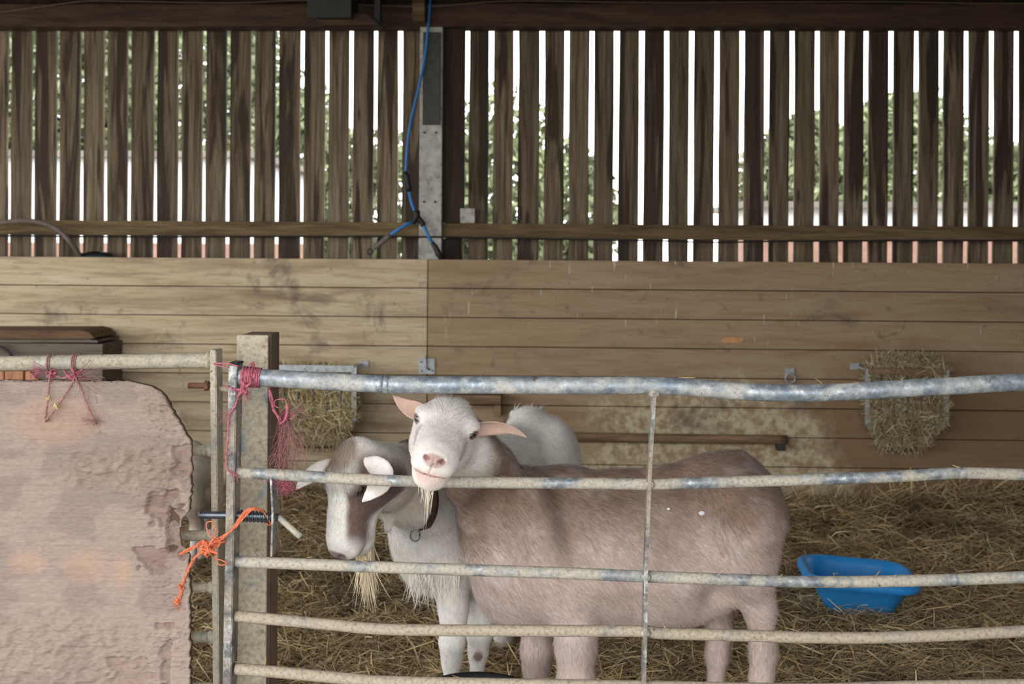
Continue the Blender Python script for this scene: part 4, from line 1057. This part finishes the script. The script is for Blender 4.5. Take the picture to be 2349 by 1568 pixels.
# ---- pink-tan goat with its head through the gate
def goat_pink():
    S = Sdf(); Y = 2.86
    S.ell(PV(1245, 1262, Y), (.185, .155, .190), k=.05)
    S.ell(PV(1400, 1268, Y), (.25, .172, .188), k=.05)
    S.ell(PV(1545, 1262, Y), (.20, .175, .185), k=.05)
    S.ell(PV(1672, 1195, Y), (.125, .125, .140), k=.05)
    S.chain([PV(1180, 1120, Y), PV(1300, 1122, Y), PV(1420, 1128, Y), PV(1520, 1120, Y), PV(1620, 1092, Y), PV(1688, 1086, Y), PV(1752, 1120, Y)], [.045, .04, .035, .036, .04, .040, .026], .06)
    S.ell(PV(1680, 1110, Y - .07), (.035, .03, .03), k=.05); S.ell(PV(1690, 1108, Y + .07), (.035, .03, .03), k=.05)
    S.cone(PV(1754, 1118, Y), PV(1790, 1150, Y + .01), .018, .010, .02)                          # tail
    # shoulders, brisket
    for sy, dx in ((-1, 0), (1, -12)):
        S.ell(PV(1225 + dx, 1262, Y + sy * .105), (.075, .055, .135), k=.05)
        S.ell(PV(1285 + dx, 1345, Y + sy * .105), (.060, .045, .080), k=.04)
    S.ell(PV(1165, 1330, Y - .01), (.075, .095, .105), k=.06)
    # neck
    S.cone(PV(1072, 1030, 2.565), PV(1108, 1100, 2.66), .062, .078, .04)
    S.cone(PV(1108, 1100, 2.66), PV(1165, 1205, 2.82), .080, .125, .06)
    # fore legs
    g = lambda px, Yy, z: np.array([P(px, 1400, Yy).x, Yy, z])
    S.chain([PV(1318, 1385, 2.745), g(1322, 2.74, .33), g(1322, 2.74, .245), g(1320, 2.745, .20), g(1320, 2.745, .09), g(1316, 2.735, .055), g(1310, 2.725, .018)], [.062, .045, .040, .030, .022, .027, .028], .03)
    S.chain([PV(1240, 1395, 2.965), g(1236, 2.965, .32), g(1233, 2.965, .24), g(1232, 2.97, .19), g(1232, 2.97, .09), g(1228, 2.96, .055), g(1222, 2.95, .018)], [.058, .043, .038, .029, .021, .026, .027], .03)
    # hind legs: thigh, stifle, gaskin, hock, shank
    S.chain([PV(1700, 1190, 2.775), PV(1690, 1300, 2.77)], [.112, .082], .05)
    S.chain([PV(1718, 1290, 2.77), PV(1742, 1395, 2.775), g(1752, 2.785, .31), g(1748, 2.78, .25), g(1742, 2.78, .10), g(1738, 2.77, .055), g(1730, 2.755, .018)], [.066, .034, .029, .024, .018, .024, .026], .03)
    S.chain([PV(1680, 1190, 2.95), PV(1655, 1300, 2.96)], [.105, .075], .05)
    S.chain([PV(1650, 1300, 2.96), PV(1646, 1400, 2.96), g(1650, 2.965, .30), g(1646, 2.965, .24), g(1640, 2.965, .10), g(1636, 2.955, .055), g(1628, 2.94, .018)], [.062, .032, .029, .025, .019, .024, .026], .03)
    S.ell(PV(1672, 1345, 2.88), (.045, .06, .05), k=.04)                                             # udder
    # hollow behind the shoulder and at the flank
    Rz = np.array([[.94, 0, .34], [0, 1, 0], [-.34, 0, .94]]); S.ell(PV(1292, 1222, Y - .215), (.05, .085, .09), Rz, k=.10, op='sub'); S.ell(PV(1245, 1238, Y - .13), (.035, .04, .11), Rz, k=.07); S.ell(PV(1600, 1250, Y - .235), (.075, .095, .09), k=.09, op='sub')
    S.ell(PV(1128, 1215, Y - .235), (.05, .10, .10), k=.10, op='sub'); S.ell(PV(1660, 1395, Y - .20), (.05, .10, .05), k=.05, op='sub')
    O = PV(1023, 975, 2.43); R = frame((-.03, -.17, .975), (.27, .94, .20))
    W = head(S, O, R, 1.08, 1.0, .8, 1.03)
    S.cone(W(0, -.02, -.05), PV(1080, 1045, 2.58), .058, .064, .03)
    f = lambda r, u, fw: W(r, u, fw)
    cam_dir = np.array([0, -1, 0.0])
    e1 = ear_mesh(f(-.046, .004, -.030), PV(938, 945, 2.47), PV(902, 906, 2.455), np.array([.25, -1, .1]), .018, .0225, 1.0, prof=(1.0, .95, .6, .25, .06))
    e2 = ear_mesh(f(.044, -.004, -.030), PV(1158, 962, 2.475), PV(1207, 1002, 2.45), np.array([-.1, -.8, -.55]), .022, .0235, 1.1, prof=(1.0, .92, .48, .2, .06))
    hc = W(0, -.02, .03); hr = .15
    white = lin(222, 215, 208); tan = lin(180, 158, 147); brown = lin(138, 114, 98); pinkish = lin(214, 195, 187)
    def colour(X, isear):
        n1 = fbm(X * 5.0, 4, 3); n2 = fbm(X * 16, 4, 8)
        c = lerp(np.repeat(tan[None], len(X), 0), pinkish, sstep(.66, .42, X[:, 2]) * .6)
        back = sstep(.56, .70, X[:, 2] + (n1 - .5) * .2); c = lerp(c, brown, back * .95)
        c = lerp(c, brown, sstep(.52, .70, n1) * .5 * sstep(.3, .45, X[:, 2]))
        c = lerp(c, lin(216, 206, 202), sstep(.55, .68, n2) * .22)
        L = (X - O) @ R.T / 1.08; hd = sstep(-.10, -.055, L[:, 2] + (n2 - .5) * .02) * (np.linalg.norm(X - hc, axis=1) < .23); c = lerp(c, white, hd)
        no = blobf(L, V3(0, -.019, .150), V3(.025, .0145, .020)); c = lerp(c, lin(160, 118, 110), np.clip(no * 2.2, 0, 1) * (.5 + .8 * (n2 - .3)))
        lp = blobf(L, V3(0, -.055, .138), V3(.034, .026, .034)); c = lerp(c, lin(214, 172, 158), np.clip(lp * 1.6, 0, 1) * (.25 + .8 * np.clip(n2 - .3, 0, 1)))
        for sg in (-1, 1):
            ns = blobf(L, V3(sg * .0145, -.0175, .149), V3(.009, .006, .014)); c = lerp(c, lin(150, 108, 100), np.clip(ns * 3, 0, 1))
            ey = blobf(L, V3(sg * .056, .004, .018), V3(.016, .013, .020)); c = lerp(c, lin(78, 58, 56), np.clip(ey * 2.4, 0, 1) * .9)
            td = blobf(L, V3(sg * .045, -.022, .045), V3(.02, .030, .018)); c = lerp(c, lin(150, 128, 128), np.clip(td * 2, 0, 1) * .5)
        mo = (np.abs(L[:, 1] + .0505) < .0030) & (L[:, 2] > .10) & (np.abs(L[:, 0]) < .030); c[mo] = lin(190, 154, 144)
        c = np.where((isear == 1)[:, None], lin(194, 164, 148)[None] * (.85 + .3 * n2[:, None]), c)
        c[X[:, 2] < .045] = lin(80, 66, 56)
        return c
    def flow(X):
        d = np.tile(np.array([.75, 0, -.62]), (len(X), 1)); leg = sstep(.42, .34, X[:, 2])[:, None]
        d = d * (1 - leg) + np.array([0, 0, -1.0]) * leg
        hd = sstep(hr * 1.2, hr, np.linalg.norm(X - hc, axis=1))[:, None]; L = (X - O) @ R.T
        fh = -R[2] * 1.0 + np.sign(L[:, :1]) * R[0] * .5
        return d * (1 - hd) + fh * hd
    def flen(X):
        l = np.full(len(X), .021); L = (X - O) @ R.T / 1.08; dh = np.linalg.norm(X - hc, axis=1)
        l = np.where(dh < hr * 1.05, .0085 - .0050 * sstep(.05, .14, L[:, 2]), l); pad = blobf(L, V3(0, -.019, .150), V3(.024, .014, .022)) > 0; l = np.where(pad, .0012, l)
        l = np.where((L[:, 1] > .03) & (dh < hr * 1.05) & (np.abs(L[:, 0]) < .03), .022, l)
        for sg in (-1, 1): l = np.where(np.linalg.norm(L - V3(sg * .055, .004, .014), axis=1) < .016, 0, l)
        return l
    o = finish_goat('goat', S, [e1, e2], colour, flow, hc, hr, 150000, flen, 'pink-tan goat with a white face poking its head through the gate', 'goats in the pen', seed=11)
    for sg in (-1, 1):
        look = R[0] * sg * .86 + R[2] * .5 + R[1] * .05
        eye(o, W(sg * .0525, .004, .015), look, R[1], .0120)
    mfl = plain('white_fleck', srgb(226, 226, 230), .7)
    for a, b, rr in ((1533, 1165, .0045), (1609, 1175, .0080)):
        ys = np.linspace(2.55, 2.9, 300); pts = np.array([PV(a, b, y_) for y_ in ys]); hit = pts[np.argmax(S.ev(pts) < 0.0)]
        bm = bmesh.new(); bmesh.ops.create_uvsphere(bm, u_segments=12, v_segments=8, radius=1)
        fk = obj('coat_fleck', [(hit[0] + v.co.x * rr, hit[1] - .007 + v.co.y * .0025, hit[2] + v.co.z * rr * .7) for v in bm.verts], [[v.index for v in f.verts] for f in bm.faces], mfl, o, True); bm.free()
    # straggly beard
    r = np.random.default_rng(5); n = 20; rt = np.array([W(r.normal(0, .010), -.084, .118 + r.normal(0, .012)) for _ in range(n)])
    locks('beard', o, rt, np.tile([-.05, -.05, -1.0], (n, 1)) + r.normal(0, .16, (n, 3)), .035, lin(216, 204, 190), .0011, 6)
    rt = np.array([W(.004 + r.normal(0, .005), -.086, .110 + r.normal(0, .006)) for _ in range(8)])
    locks('beard', o, rt, np.tile([-.08, -.05, -1.0], (8, 1)) + r.normal(0, .07, (8, 3)), .088, lin(222, 206, 186), .0017, 9, .16)
    return o

# ---- white goat standing behind, head lowered
def goat_white():
    S = Sdf()
    S.ell(PV(1000, 1225, 3.13), (.125, .14, .165), k=.06)                     # chest
    S.cone(PV(1040, 1200, 3.20), PV(1195, 1150, 3.60), .155, .165, .06)      # barrel
    S.cone(PV(1030, 1110, 3.22), PV(1215, 1010, 3.64), .07, .075, .08)       # back
    S.ell(PV(1235, 1040, 3.68), (.125, .12, .125), k=.05)
    S.ell(PV(1212, 968, 3.64), (.045, .06, .045), k=.05); S.ell(PV(1275, 1000, 3.62), (.035, .05, .045), k=.05)
    S.cone(PV(1190, 960, 3.74), PV(1180, 950, 3.80), .02, .015, .03)
    S.ell(PV(1275, 1090, 3.66), (.075, .11, .13), k=.05)
    # neck
    S.cone(PV(868, 1092, 2.70), PV(930, 1110, 2.86), .070, .086, .04)
    S.cone(PV(930, 1110, 2.86), PV(1005, 1160, 3.10), .088, .125, .06)
    g = lambda px, Yy, z: np.array([P(px, 1450, Yy).x, Yy, z])
    S.chain([PV(1035, 1300, 3.06), PV(1040, 1385, 3.03), g(1040, 3.02, .30), g(1037, 3.01, .24), g(1037, 3.02, .19), g(1035, 3.02, .08), g(1033, 3.01, .05), g(1028, 2.995, .018)], [.065, .036, .029, .029, .022, .018, .023, .025], .03)
    S.chain([PV(1100, 1300, 3.18), PV(1108, 1390, 3.13), g(1104, 3.11, .30), g(1100, 3.10, .235), g(1097, 3.11, .18), g(1093, 3.11, .08), g(1090, 3.10, .05), g(1085, 3.085, .018)], [.065, .038, .030, .030, .022, .018, .023, .025], .03)
    # hind legs
    S.chain([PV(1170, 1130, 3.60), PV(1165, 1270, 3.58), PV(1162, 1350, 3.62), g(1164, 3.66, .22), g(1158, 3.63, .09), g(1155, 3.60, .04), g(1150, 3.575, .016)], [.09, .075, .045, .028, .020, .025, .027], .03)
    S.chain([PV(1290, 1140, 3.66), PV(1290, 1270, 3.64), PV(1290, 1350, 3.68), g(1290, 3.72, .22), g(1286, 3.69, .09), g(1283, 3.66, .04), g(1279, 3.635, .016)], [.09, .075, .045, .028, .020, .025, .027], .03)
    O = PV(800, 1099, 2.60); R = frame((-.20, -.93, .28), (-.70, .32, .66))
    W = head(S, O, R, 1.10, 1.06, .2)
    S.cone(W(0, -.02, -.035), PV(872, 1092, 2.71), .055, .072, .04)
    S.cone(PV(893, 1150, 2.78), PV(890, 1212, 2.76), .015, .009, .02)                     # wattle
    e1 = ear_mesh(W(.046, .010, -.032), PV(915, 1080, 2.50), PV(831, 1150, 2.475), np.array([.1, 1, .1]), .016, .034, .7)
    e2 = ear_mesh(W(-.044, .010, -.028), PV(715, 1075, 2.66), PV(679, 1122, 2.63), np.array([-.1, 1, -.3]), .012, .022, .9)
    hc = W(0, -.02, .03); hr = .175
    white = lin(222, 218, 211)
    def colour(X, isear):
        n1 = fbm(X * 5.0, 4, 13); n2 = fbm(X * 16, 4, 18); L = (X - O) @ R.T / 1.16
        c = np.repeat(white[None], len(X), 0).copy()
        c = lerp(c, lin(214, 206, 192), sstep(.5, .7, n1) * .5)
        nk = blobf(X, PV(930, 1080, 2.86), (.16, .28, .12)); c = lerp(c, lin(188, 172, 154), np.clip(nk * 2, 0, 1) * .65)
        hd = np.linalg.norm(X - hc, axis=1) < hr * 1.25
        chk = sstep(.028, .038, L[:, 0] + (n1 - .5) * .02 - .10 * np.clip(L[:, 1] * 0, 0, 1)) * sstep(.135, .095, L[:, 2]) * sstep(-.075, -.03, L[:, 2]) * sstep(.035, .012, L[:, 1])
        c = lerp(c, lin(98, 74, 66), np.clip(chk, 0, 1) * hd * .95)
        chk2 = sstep(-.022, -.034, L[:, 0]) * sstep(.125, .09, L[:, 2]) * sstep(-.055, -.02, L[:, 2]) * sstep(-.075, -.055, L[:, 1]) * (np.linalg.norm(X - hc, axis=1) < hr * .8); c = lerp(c, lin(120, 92, 80), chk2 * .9)
        fo = blobf(L, V3(0, .045, -.045), V3(.055, .04, .055)); c = lerp(c, lin(150, 124, 106), np.clip(fo * 2.2, 0, 1) * .8)
        no = blobf(L, V3(0, -.016, .150), V3(.030, .022, .018)); c = lerp(c, lin(122, 98, 94), np.clip(no * 2.5, 0, 1) * .9)
        for sg in (-1, 1):
            ns = blobf(L, V3(sg * .0145, -.0175, .149), V3(.011, .008, .014)); c = lerp(c, lin(112, 90, 86), np.clip(ns * 3, 0, 1))
            ey = blobf(L, V3(sg * .056, .002, .016), V3(.016, .012, .018)); c = lerp(c, lin(70, 52, 46), np.clip(ey * 2, 0, 1) * .9)
        mo = (np.abs(L[:, 1] + .0505) < .0032) & (L[:, 2] > .09) & (np.abs(L[:, 0]) < .045); c[mo] = lin(170, 150, 142)
        c = np.where((isear == 1)[:, None], lin(240, 232, 226)[None] * (.92 + .12 * n2[:, None]), c)
        kp = blobf(X, PV(1097, 1505, 3.08), (.014, .04, .018)); c = lerp(c, lin(120, 96, 78), np.clip(kp * 3, 0, 1) * .9)
        c[X[:, 2] < .035] = lin(120, 104, 88)
        return c
    def flow(X):
        d = np.tile(np.array([.35, .45, -.75]), (len(X), 1)); leg = sstep(.42, .34, X[:, 2])[:, None]; d = d * (1 - leg) + np.array([0, 0, -1.0]) * leg
        hd = sstep(hr * 1.15, hr, np.linalg.norm(X - hc, axis=1))[:, None]; return d * (1 - hd) + (-R[2]) * hd
    def flen(X):
        L = (X - O) @ R.T / 1.16; dh = np.linalg.norm(X - hc, axis=1); l = np.full(len(X), .022); l = np.where(X[:, 2] < .33, .010, l)
        l = np.where(dh < hr * 1.05, .010 - .0055 * sstep(.05, .14, L[:, 2]), l); l = np.where(blobf(L, V3(0, -.016, .150), V3(.028, .020, .018)) > 0, .0012, l); l = np.where((L[:, 1] > .025) & (dh < hr * 1.1), .024, l)
        for sg in (-1, 1): l = np.where(np.linalg.norm(L - V3(sg * .055, .004, .014), axis=1) < .015, 0, l)
        return l
    o = finish_goat('goat', S, [e1, e2], colour, flow, hc, hr, 100000, flen, 'white goat with brown cheeks lowering its head behind the gate rail', 'goats in the pen', seed=12)
    for sg in (-1, 1): eye(o, W(sg * .0525, .004, .012), R[0] * sg * .9 + R[2] * .4, R[1], .0135)
    r = np.random.default_rng(15); n = 260
    rt = np.array([W(r.normal(0, .013), -.078 - abs(r.normal(0, .005)), .118 + r.uniform(-.022, .018)) for _ in range(n)])
    locks('beard', o, rt, np.tile([.10, .05, -1.0], (n, 1)) + r.normal(0, .09, (n, 3)), .125, lin(222, 206, 176), .0022, 16, .22)
    n = 320; rt = np.array([PV(r.uniform(940, 1060), r.uniform(1290, 1330), 3.02 + r.uniform(-.03, .03)) for _ in range(n)])
    locks('chest_hair', o, rt, np.tile([.05, -.25, -1.0], (n, 1)) + r.normal(0, .2, (n, 3)), .085, lin(232, 226, 216), .0022, 17, .5)
    n = 90; rt = np.array([PV(r.uniform(1180, 1240), r.uniform(938, 952), 3.66 + r.uniform(-.04, .04)) for _ in range(n)])
    locks('back_hair', o, rt, np.tile([.1, .3, .6], (n, 1)) + r.normal(0, .4, (n, 3)), .04, lin(240, 238, 232), .0014, 18, .8)
    # collar with ring
    c0 = PV(946, 1106, 2.89); ax = np.array([.82, .54, .16]); ax /= np.linalg.norm(ax); u = np.cross(ax, [0, 0, 1.0]); u /= np.linalg.norm(u); w = np.cross(u, ax)
    mb = MB(); vs = []; n = 56; ts = np.linspace(.04, .26, 110)
    for i in range(n):
        a = i * 2 * math.pi / n; d = u * math.cos(a) + w * math.sin(a)
        sd = S.ev(c0 + ts[:, None] * d); rr = min(ts[np.argmax(sd > 0.004)] if (sd > 0.004).any() else .12, .118)
        for off, dr in ((-.010, 0), (.010, 0), (.010, .004), (-.010, .004)): vs.append(c0 + ax * off + d * (rr + dr))
    mb.add(vs, [(i * 4 + k, i * 4 + (k + 1) % 4, ((i + 1) % n) * 4 + (k + 1) % 4, ((i + 1) % n) * 4 + k) for i in range(n) for k in range(4)])
    low = min((v for v in vs), key=lambda v: v[2])
    cl = mb.build('collar', plain('brown_leather', srgb(66, 48, 40), .6), o, True)
    rc = Vector(low) + Vector((0, -.01, -.012)); rg = MB().tube([rc + Vector((math.cos(t) * .012, 0, math.sin(t) * .015)) for t in [i * 2 * math.pi / 20 for i in range(21)]], .0022, 8).build('ring', M_STEEL, None, True); rg.parent = cl
    return o

# ---- third goat, mostly hidden behind the plywood
def goat_hidden():
    S = Sdf(); Y = 4.45; S.k = .7; X0 = P(482, 1200, Y).x
    q = lambda dx, dy, z: np.array([X0 + .7 * dx, Y + .7 * dy, .7 * z])
    S.cone(q(-.18, 0, .56), q(-.62, 0, .55), .135, .14, .06); S.ell(q(-.11, 0, .58), (.085, .08, .085), k=.05); S.cone(q(-.12, 0, .68), q(-.66, 0, .68), .03, .04, .08)
    S.cone(q(-.70, 0, .60), q(-.86, 0, .70), .10, .07, .05)
    S.cone(q(-.02, 0, .60), q(.02, 0, .54), .018, .011, .02)
    for sy in (-1, 1):
        S.chain([q(-.10, sy * .07, .54), q(-.075, sy * .085, .40), q(-.045, sy * .085, .28), q(-.055, sy * .085, .24), q(-.075, sy * .085, .09), q(-.08, sy * .085, .05), q(-.095, sy * .085, .018)], [.085, .058, .028, .025, .018, .023, .025], .03)
        S.chain([q(-.66, sy * .08, .46), q(-.66, sy * .085, .30), q(-.655, sy * .085, .24), q(-.655, sy * .085, .08), q(-.67, sy * .085, .018)], [.07, .032, .028, .018, .025], .03)
    O = q(-.93, 0, .74); R = frame((-1, -.25, .1), (-.25, 1, 0)); S.k = 1.0; W = head(S, O, R, .72)
    e = [ear_mesh(W(s * .044, .012, -.03), W(s * .09, .01, -.05), W(s * .13, -.03, -.05), R[2] * -1, .011, .021, .8) for s in (-1, 1)]
    def colour(X, isear):
        n1 = fbm(X * 6, 4, 23); c = lerp(np.repeat(lin(206, 198, 186)[None], len(X), 0), lin(170, 156, 140), sstep(.45, .65, n1)); k = blobf(X, q(-.05, 0, .32), (.06, .2, .06)); c = lerp(c, lin(120, 98, 86), np.clip(k * 1.6, 0, 1) * .6); return c
    return finish_goat('goat', S, e, colour, lambda X: np.tile([.4, 0, -.8], (len(X), 1)), None, 0, 22000, lambda X: np.full(len(X), .016), 'pale goat standing behind the plywood sheet, only its hind leg showing', 'goats in the pen', .011, seed=13)
goat_pink(); goat_white(); goat_hidden()

# ------------------------------------------------------------------ straw bedding
def bed_h(X, Y):
    p = np.stack([X, Y], 1)
    h = .045 * (fbm(p * 2.3, 3, 77) - .5) + .035 * (fbm(p * 7, 3, 78) - .5)
    h += sstep(4.7, 5.65, Y) * (.03 + .05 * sstep(1.2, 2.0, X)) + .012
    return np.maximum(h, -.015)
def bedding():
    nx, ny = 150, 110
    gx_ = np.linspace(-4.2, 4.2, nx); gy_ = np.linspace(2.30, 5.69, ny); GX, GY = np.meshgrid(gx_, gy_); x, y = GX.ravel(), GY.ravel()
    V = np.stack([x, y, bed_h(x, y)], 1); i = np.arange(nx * ny).reshape(ny, nx)
    Fq = np.stack([i[:-1, :-1], i[:-1, 1:], i[1:, 1:], i[1:, :-1]], -1).reshape(-1, 4)
    m = NT('straw_litter'); v = m.coord('Object'); a = m.noise(v, 60, 6, .7, .8); b = m.noise(v, 5, 4, .6)
    c = m.ramp(a, [(.3, srgb(62, 46, 30)), (.5, srgb(116, 92, 56)), (.7, srgb(160, 134, 88))]); c = m.mix(m.math('MULTIPLY', m.val(b, .5, .68), .5), c, srgb(70, 54, 38))
    e = empty('straw_bedding', (0, 4, 0)); tag(e, 'deep golden straw bedding covering the pen floor', 'straw', None, 'stuff')
    o = np_mesh('litter', V, Fq, m.out(c, .95, None, a, .8, .02), e, True); o.location = -Vector(e.location); o['kind'] = 'stuff'
    r = np.random.default_rng(99); n = 125000
    y = 2.32 + (5.68 - 2.32) * r.uniform(0, 1, n) ** 0.95; half = np.minimum(y * .62 + .2, 3.6); x = r.uniform(-1, 1, n) * half
    cl = fbm(np.stack([x, y], 1) * 3.0, 3, 55)
    z = bed_h(x, y) + r.uniform(-.004, .022, n)
    th = r.uniform(0, 2 * math.pi, n); lift = np.clip(r.normal(0, .22, n), -.4, .6); near_wall = sstep(5.35, 5.66, y); lift = lift + near_wall * r.uniform(0, .7, n)
    D = np.stack([np.cos(th) * np.cos(lift), np.sin(th) * np.cos(lift) * (1 - .6 * near_wall), np.sin(lift)], 1); D = unit(D)
    L = r.uniform(.04, .17, n); z = z + np.abs(D[:, 2]) * L * .35
    y = np.minimum(y, 5.66 - np.abs(D[:, 1]) * L * .5)
    W = r.uniform(.0018, .0042, n); N = unit(r.normal(size=(n, 3)) * .45 + np.array([0, -.35, 1.0]))
    V, Fq = strips(np.stack([x, y, z], 1), D, N, L, W, r.normal(0, .22, n), r)
    pal = np.array([srgb(206, 180, 122)[:3], srgb(184, 152, 96)[:3], srgb(158, 126, 76)[:3], srgb(222, 202, 156)[:3], srgb(126, 98, 60)[:3], srgb(96, 74, 48)[:3], srgb(170, 150, 104)[:3]])
    pr = np.array([.22, .22, .18, .10, .12, .08, .08]); c = (pal[r.choice(len(pal), n, p=pr)] * .80 + .20 * pal.mean(1).mean()) * r.uniform(.82, 1.34, n)[:, None]
    c *= (1 - .45 * sstep(.52, .66, cl))[:, None]
    o = np_mesh('straw_mass', V, Fq, attr_mat('straw', .75, .25), e, False, np.repeat(c, 6, 0)); o.location = -Vector(e.location); o['kind'] = 'stuff'
    # bits caught on the rails and heaped round the tub
    C = []; 
    for r_, mt, pp in rails[1:6]:
        sp = spline([P(a_, b_, YG + .012) for a_, b_ in pp], 8)
        for k in range(16 if r_ < .015 else 8):
            q = random.choice(sp[:-6]); C.append((q.x + random.gauss(0, .02), q.y + random.gauss(0, .004), q.z + r_ + .002))
    C = np.array(C); n = len(C); D = unit(r.normal(size=(n, 3)) * [1, .6, .35]); V, Fq = strips(C, D, unit(r.normal(size=(n, 3)) + [0, -.6, .5]), r.uniform(.008, .04, n), r.uniform(.0010, .0022, n), r.normal(0, .3, n), r)
    c = pal[r.integers(0, 5, n)] * .9
    o = np_mesh('rail_straw', V, Fq, o.data.materials[0], None, False, np.repeat(c, 6, 0)); tag(o, 'scattered chaff caught along the gate rails', 'straw', None, 'stuff')
bedding()
